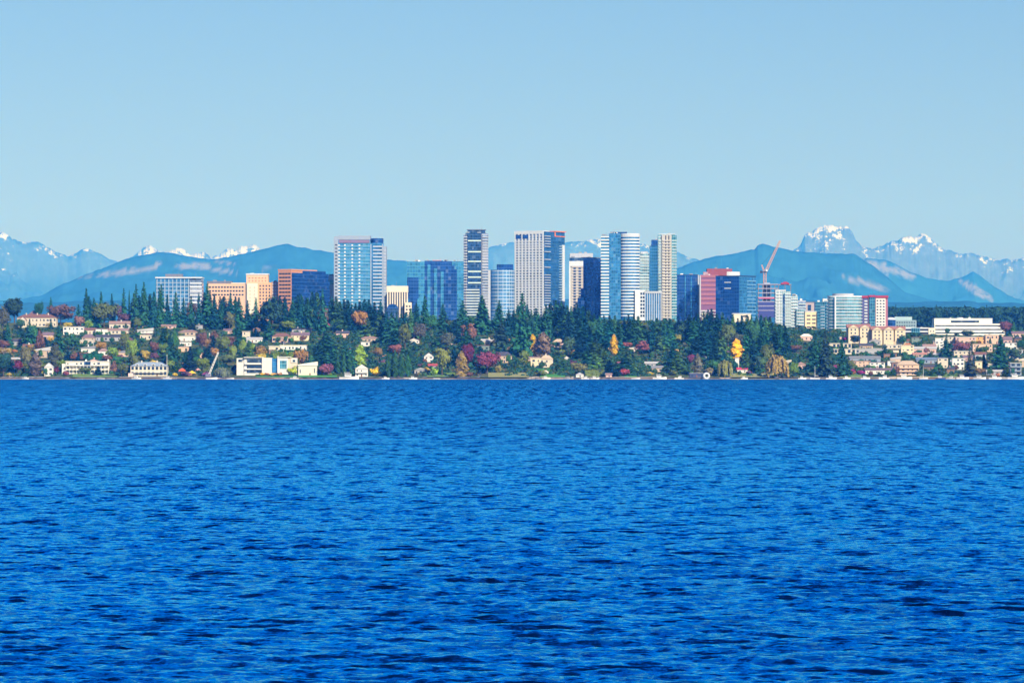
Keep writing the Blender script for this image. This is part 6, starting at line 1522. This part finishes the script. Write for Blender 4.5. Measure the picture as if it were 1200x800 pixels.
for i, (px, L, lab) in enumerate([(30, 6, 'small white boat below the dense dark edge tree'), (118, 6.5, 'white boat off the colonnaded house lawn'), (160, 8, 'white motorboat off the cream hip-roofed lake house'), (196, 7, 'white runabout at the left end of the timber dock'), (270, 6, 'grey-white boat off the dark shade clump'), (345, 7, 'white boat off the plain cream gable-walled house'), (452, 6, 'small white boat off the first clipped cypress'), (512, 5.5, 'tiny white boat off the lime shrub lawn'), (640, 7, 'white boat off the villa boulders'), (686, 6.5, 'white boat off the pale green shoreline hedge'), (745, 7, 'white boat off the lush lawn by the red shrub'), (796, 7.5, 'white boat between the covered motorboat and the navy boathouse'), (872, 6, 'white boat off the lawn of the awning house'), (955, 8, 'white cruiser at the grey dock below the tall fir'), (992, 7, 'white boat off the magenta shrub bank'), (1036, 9, 'white cruiser left of the white float dock'), (1082, 8.5, 'white boat off the green shore bank'), (1114, 7, 'white boat at the left end of the brown dock'), (1148, 10, 'white cruiser at the right end of the brown dock'), (1178, 9, 'white boat left of the large end cruiser')]):
    boat(px, L, lab, ((.8, .8, .82), (.66, .67, .7), (.75, .74, .7))[i % 3], i % 3 != 1, 9 if px in (955, 1082) else 0, out=10 + (i * 7) % 12, rot=R((i * 53) % 50 - 25 + (180 if i % 2 else 0)))
boat(664, 6, 'grey boat by the dark boathouse dock', (.3, .32, .36), False); boat(940, 6.5, 'small white boat below the lime green tree'); boat(76, 7, 'dark grey boat left of the colonnaded house lawn', (.16, .16, .2), False)

# boom crane barge
Y = SHORE + 6; cr = empty('boom_crane', (X_at(244, Y), Y, 1.2), 0, 'small crane with a white raised boom on the quay', 'crane')
MB().box(-2.6, 2.6, -1.6, 1.6, 0, .9).build('tracks', M['dark'], cr); MB().box(-2.2, 1.8, -1.5, 1.5, .9, 3.2).build('house', wall_mat((.16, .16, .28)), cr)
MB().box(1.0, 2.4, -1.4, -.2, 1.2, 3.6).build('cab', wall_mat((.3, .34, .4)), cr)
bx, bz_ = X_at(256, Y) - X_at(244, Y), Z_at(412.5, Y) - 1.2
def truss(a, b, w0, w1, n, r, mat, parent, name):
    m = MB(); a = Vector(a); b = Vector(b); d = b - a; s_ = Vector((0, 1, 0)); u_ = d.normalized().cross(s_).normalized(); cs = [(1, 1), (1, -1), (-1, -1), (-1, 1)]
    P = lambda t, c: a + d * t + u_ * c[0] * lerp(w0, w1, t) + s_ * c[1] * lerp(w0, w1, t)
    for c in cs: m.tube(P(0, c), P(1, c), r, r, 5)
    for i in range(n):
        for k in range(4): m.tube(P(i / n, cs[k]), P((i + 1) / n, cs[(k + 1) % 4]), r * .8, r * .8, 4)
    return m.build(name, mat, parent)
truss((.5, 0, 2.2), (bx, 0, bz_), .55, .4, 8, .17, M['white'], cr, 'boom')
MB().tube((-1.6, 0, 3.2), (bx * .95, 0, bz_ * .97), .1, .1, 4).build('boom_cable', M['steel'], cr); MB().tube((bx, 0, bz_), (bx, 0, bz_ * .45), .07, .07, 4).build('hoist_line', M['steel'], cr)
MB().box(bx - .4, bx + .4, -.3, .3, bz_ * .4, bz_ * .45).build('hook_block', M['dark'], cr)

def pole(px, base, top, label, flag=None, r_=.16):
    Y = Y_of(px, base); X = X_at(px, Y); z = float(ground_z(X, Y)); h = Z_at(top, Y) - z
    r = empty('flagpole', (X, Y, z), 0, label, 'flagpole'); MB().tube((0, 0, -.5), (0, 0, h), r_ * 1.3, r_ * .8, 7).build('pole', wall_mat((.75, .75, .75), .4), r)
    m = MB(); m.prism([(math.cos(a) * r_ * 2, math.sin(a) * r_ * 2) for a in np.linspace(0, 6.28, 9)[:-1]], h, h + r_ * 3); m.build('finial', wall_mat((.7, .6, .3), .4), r)
pole(195.7, 440.5, 416, 'white flagpole right of the cream hip-roofed lake house'); pole(332.3, 417, 400.5, 'white flagpole on the bright green terrace lawn'); pole(326, 441, 417, 'white mast rising before the modern lake house', r_=.12); pole(109.5, 413, 399.5, 'white flagpole right of the white cottage chimney', r_=.13)

# bright things on the quay: flower shrubs, tents, kayaks
def tent(px, base, w_, h, c, label):
    Y = Y_of(px, base); X = X_at(px, Y); z = float(ground_z(X, Y)); W = w_ / F * Y / 2; H = h / F * Y
    r = empty('canopy_tent', (X, Y, z), 0, label, 'canopy tent')
    m = MB(); m.v = [(-W, -1.5, H * .55), (W, -1.5, H * .55), (W, 1.5, H * .55), (-W, 1.5, H * .55), (0, 0, H)]; m.f = [(0, 1, 4), (1, 2, 4), (2, 3, 4), (3, 0, 4), (3, 2, 1, 0)]; m.build('canopy', wall_mat(c), r)
    MB().box(-W, W, -1.52, -1.46, H * .35, H * .55).build('valance', wall_mat(c), r)
    for sx_ in (-1, 1):
        for sy_ in (-1, 1): MB().tube((sx_ * W * .95, sy_ * 1.4, -.4), (sx_ * W * .95, sy_ * 1.4, H * .55), .07, .07, 5).build('post', M['steel'], r)
tent(213.5, 437, 8, 6, (.65, .12, .06), 'orange-red canopy tent on the quay left of the boom crane'); tent(225, 440, 9, 6, (.75, .50, .02), 'yellow canopy tent on the quay left of the boom crane'); tent(232, 436, 6, 5, (.62, .30, .28), 'salmon pink canopy tent nearest the boom crane')
tent(291, 438, 8, 6, (.72, .13, .08), 'orange-red awning tent before the modern lake house'); tent(242, 441, 10, 6, (.20, .04, .12), 'dark maroon covered stall at the boom crane foot')
for i, (px, c, a) in enumerate([(205, (.75, .52, .02), 'yellow flowering shrub, left end of the quay planting'), (221, (.5, .2, .12), 'rust flowering shrub between the two quay tents'), (307, (.70, .42, .03), 'golden flower shrub at the modern lake house, first from left'), (313, (.45, .15, .06), 'rust flower shrub at the modern lake house, second from left'), (320, (.70, .35, .05), 'orange flower shrub at the modern lake house, third from left'), (328, (.60, .24, .06), 'orange-brown flower shrub at the modern lake house, rightmost')]):
    plant('shrub', px, 441, 436, 8, c, a)
# round white buoy-like ring
Y = SHORE - 3; m = MB(); rg = 2.0; cx_ = X_at(828, Y); V = []; n1, n2 = 24, 10
for i in range(n1):
    a = 2 * math.pi * i / n1
    for j in range(n2):
        b = 2 * math.pi * j / n2; rr_ = rg + math.cos(b) * .85; V.append((math.cos(a) * rr_, math.sin(b) * .6, math.sin(a) * rr_ + 2.7))
m.v = V; m.f = [(i * n2 + j, ((i + 1) % n1) * n2 + j, ((i + 1) % n1) * n2 + (j + 1) % n2, i * n2 + (j + 1) % n2) for i in range(n1) for j in range(n2)]
rb = empty('ring_buoy', (cx_, Y, 0), 0, 'big white ring on a stand at the end of the navy boathouse', 'ring'); m.build('ring', W_, rb)
MB().box(-1.6, 1.6, -.5, .5, -1.2, .1).build('stand', M['grey'], rb)

# ------------------------------------------------------------------ render settings
scene.render.engine = 'CYCLES'
cy = scene.cycles
cy.use_denoising = True
try: cy.denoiser = 'OPENIMAGEDENOISE'; cy.denoising_input_passes = 'RGB_ALBEDO_NORMAL'
except Exception: pass
cy.max_bounces = 5; cy.diffuse_bounces = 2; cy.glossy_bounces = 3; cy.transmission_bounces = 1; cy.volume_bounces = 1
cy.sample_clamp_indirect = 6; cy.caustics_reflective = False; cy.caustics_refractive = False
vs = scene.view_settings
scene.display_settings.display_device = 'sRGB'
vs.view_transform = 'Standard'; vs.look = 'None'; vs.gamma = 1; vs.use_curve_mapping = False; vs.exposure = 0.42
for o in bpy.data.objects:
    if o.parent is None and 'category' in o:
        l = o.get('label', '')
        if l in used_labels: print('DUP LABEL', l)
        used_labels.add(l)
        if not 4 <= len(l.split()) <= 16: print('LEN', len(l.split()), l)
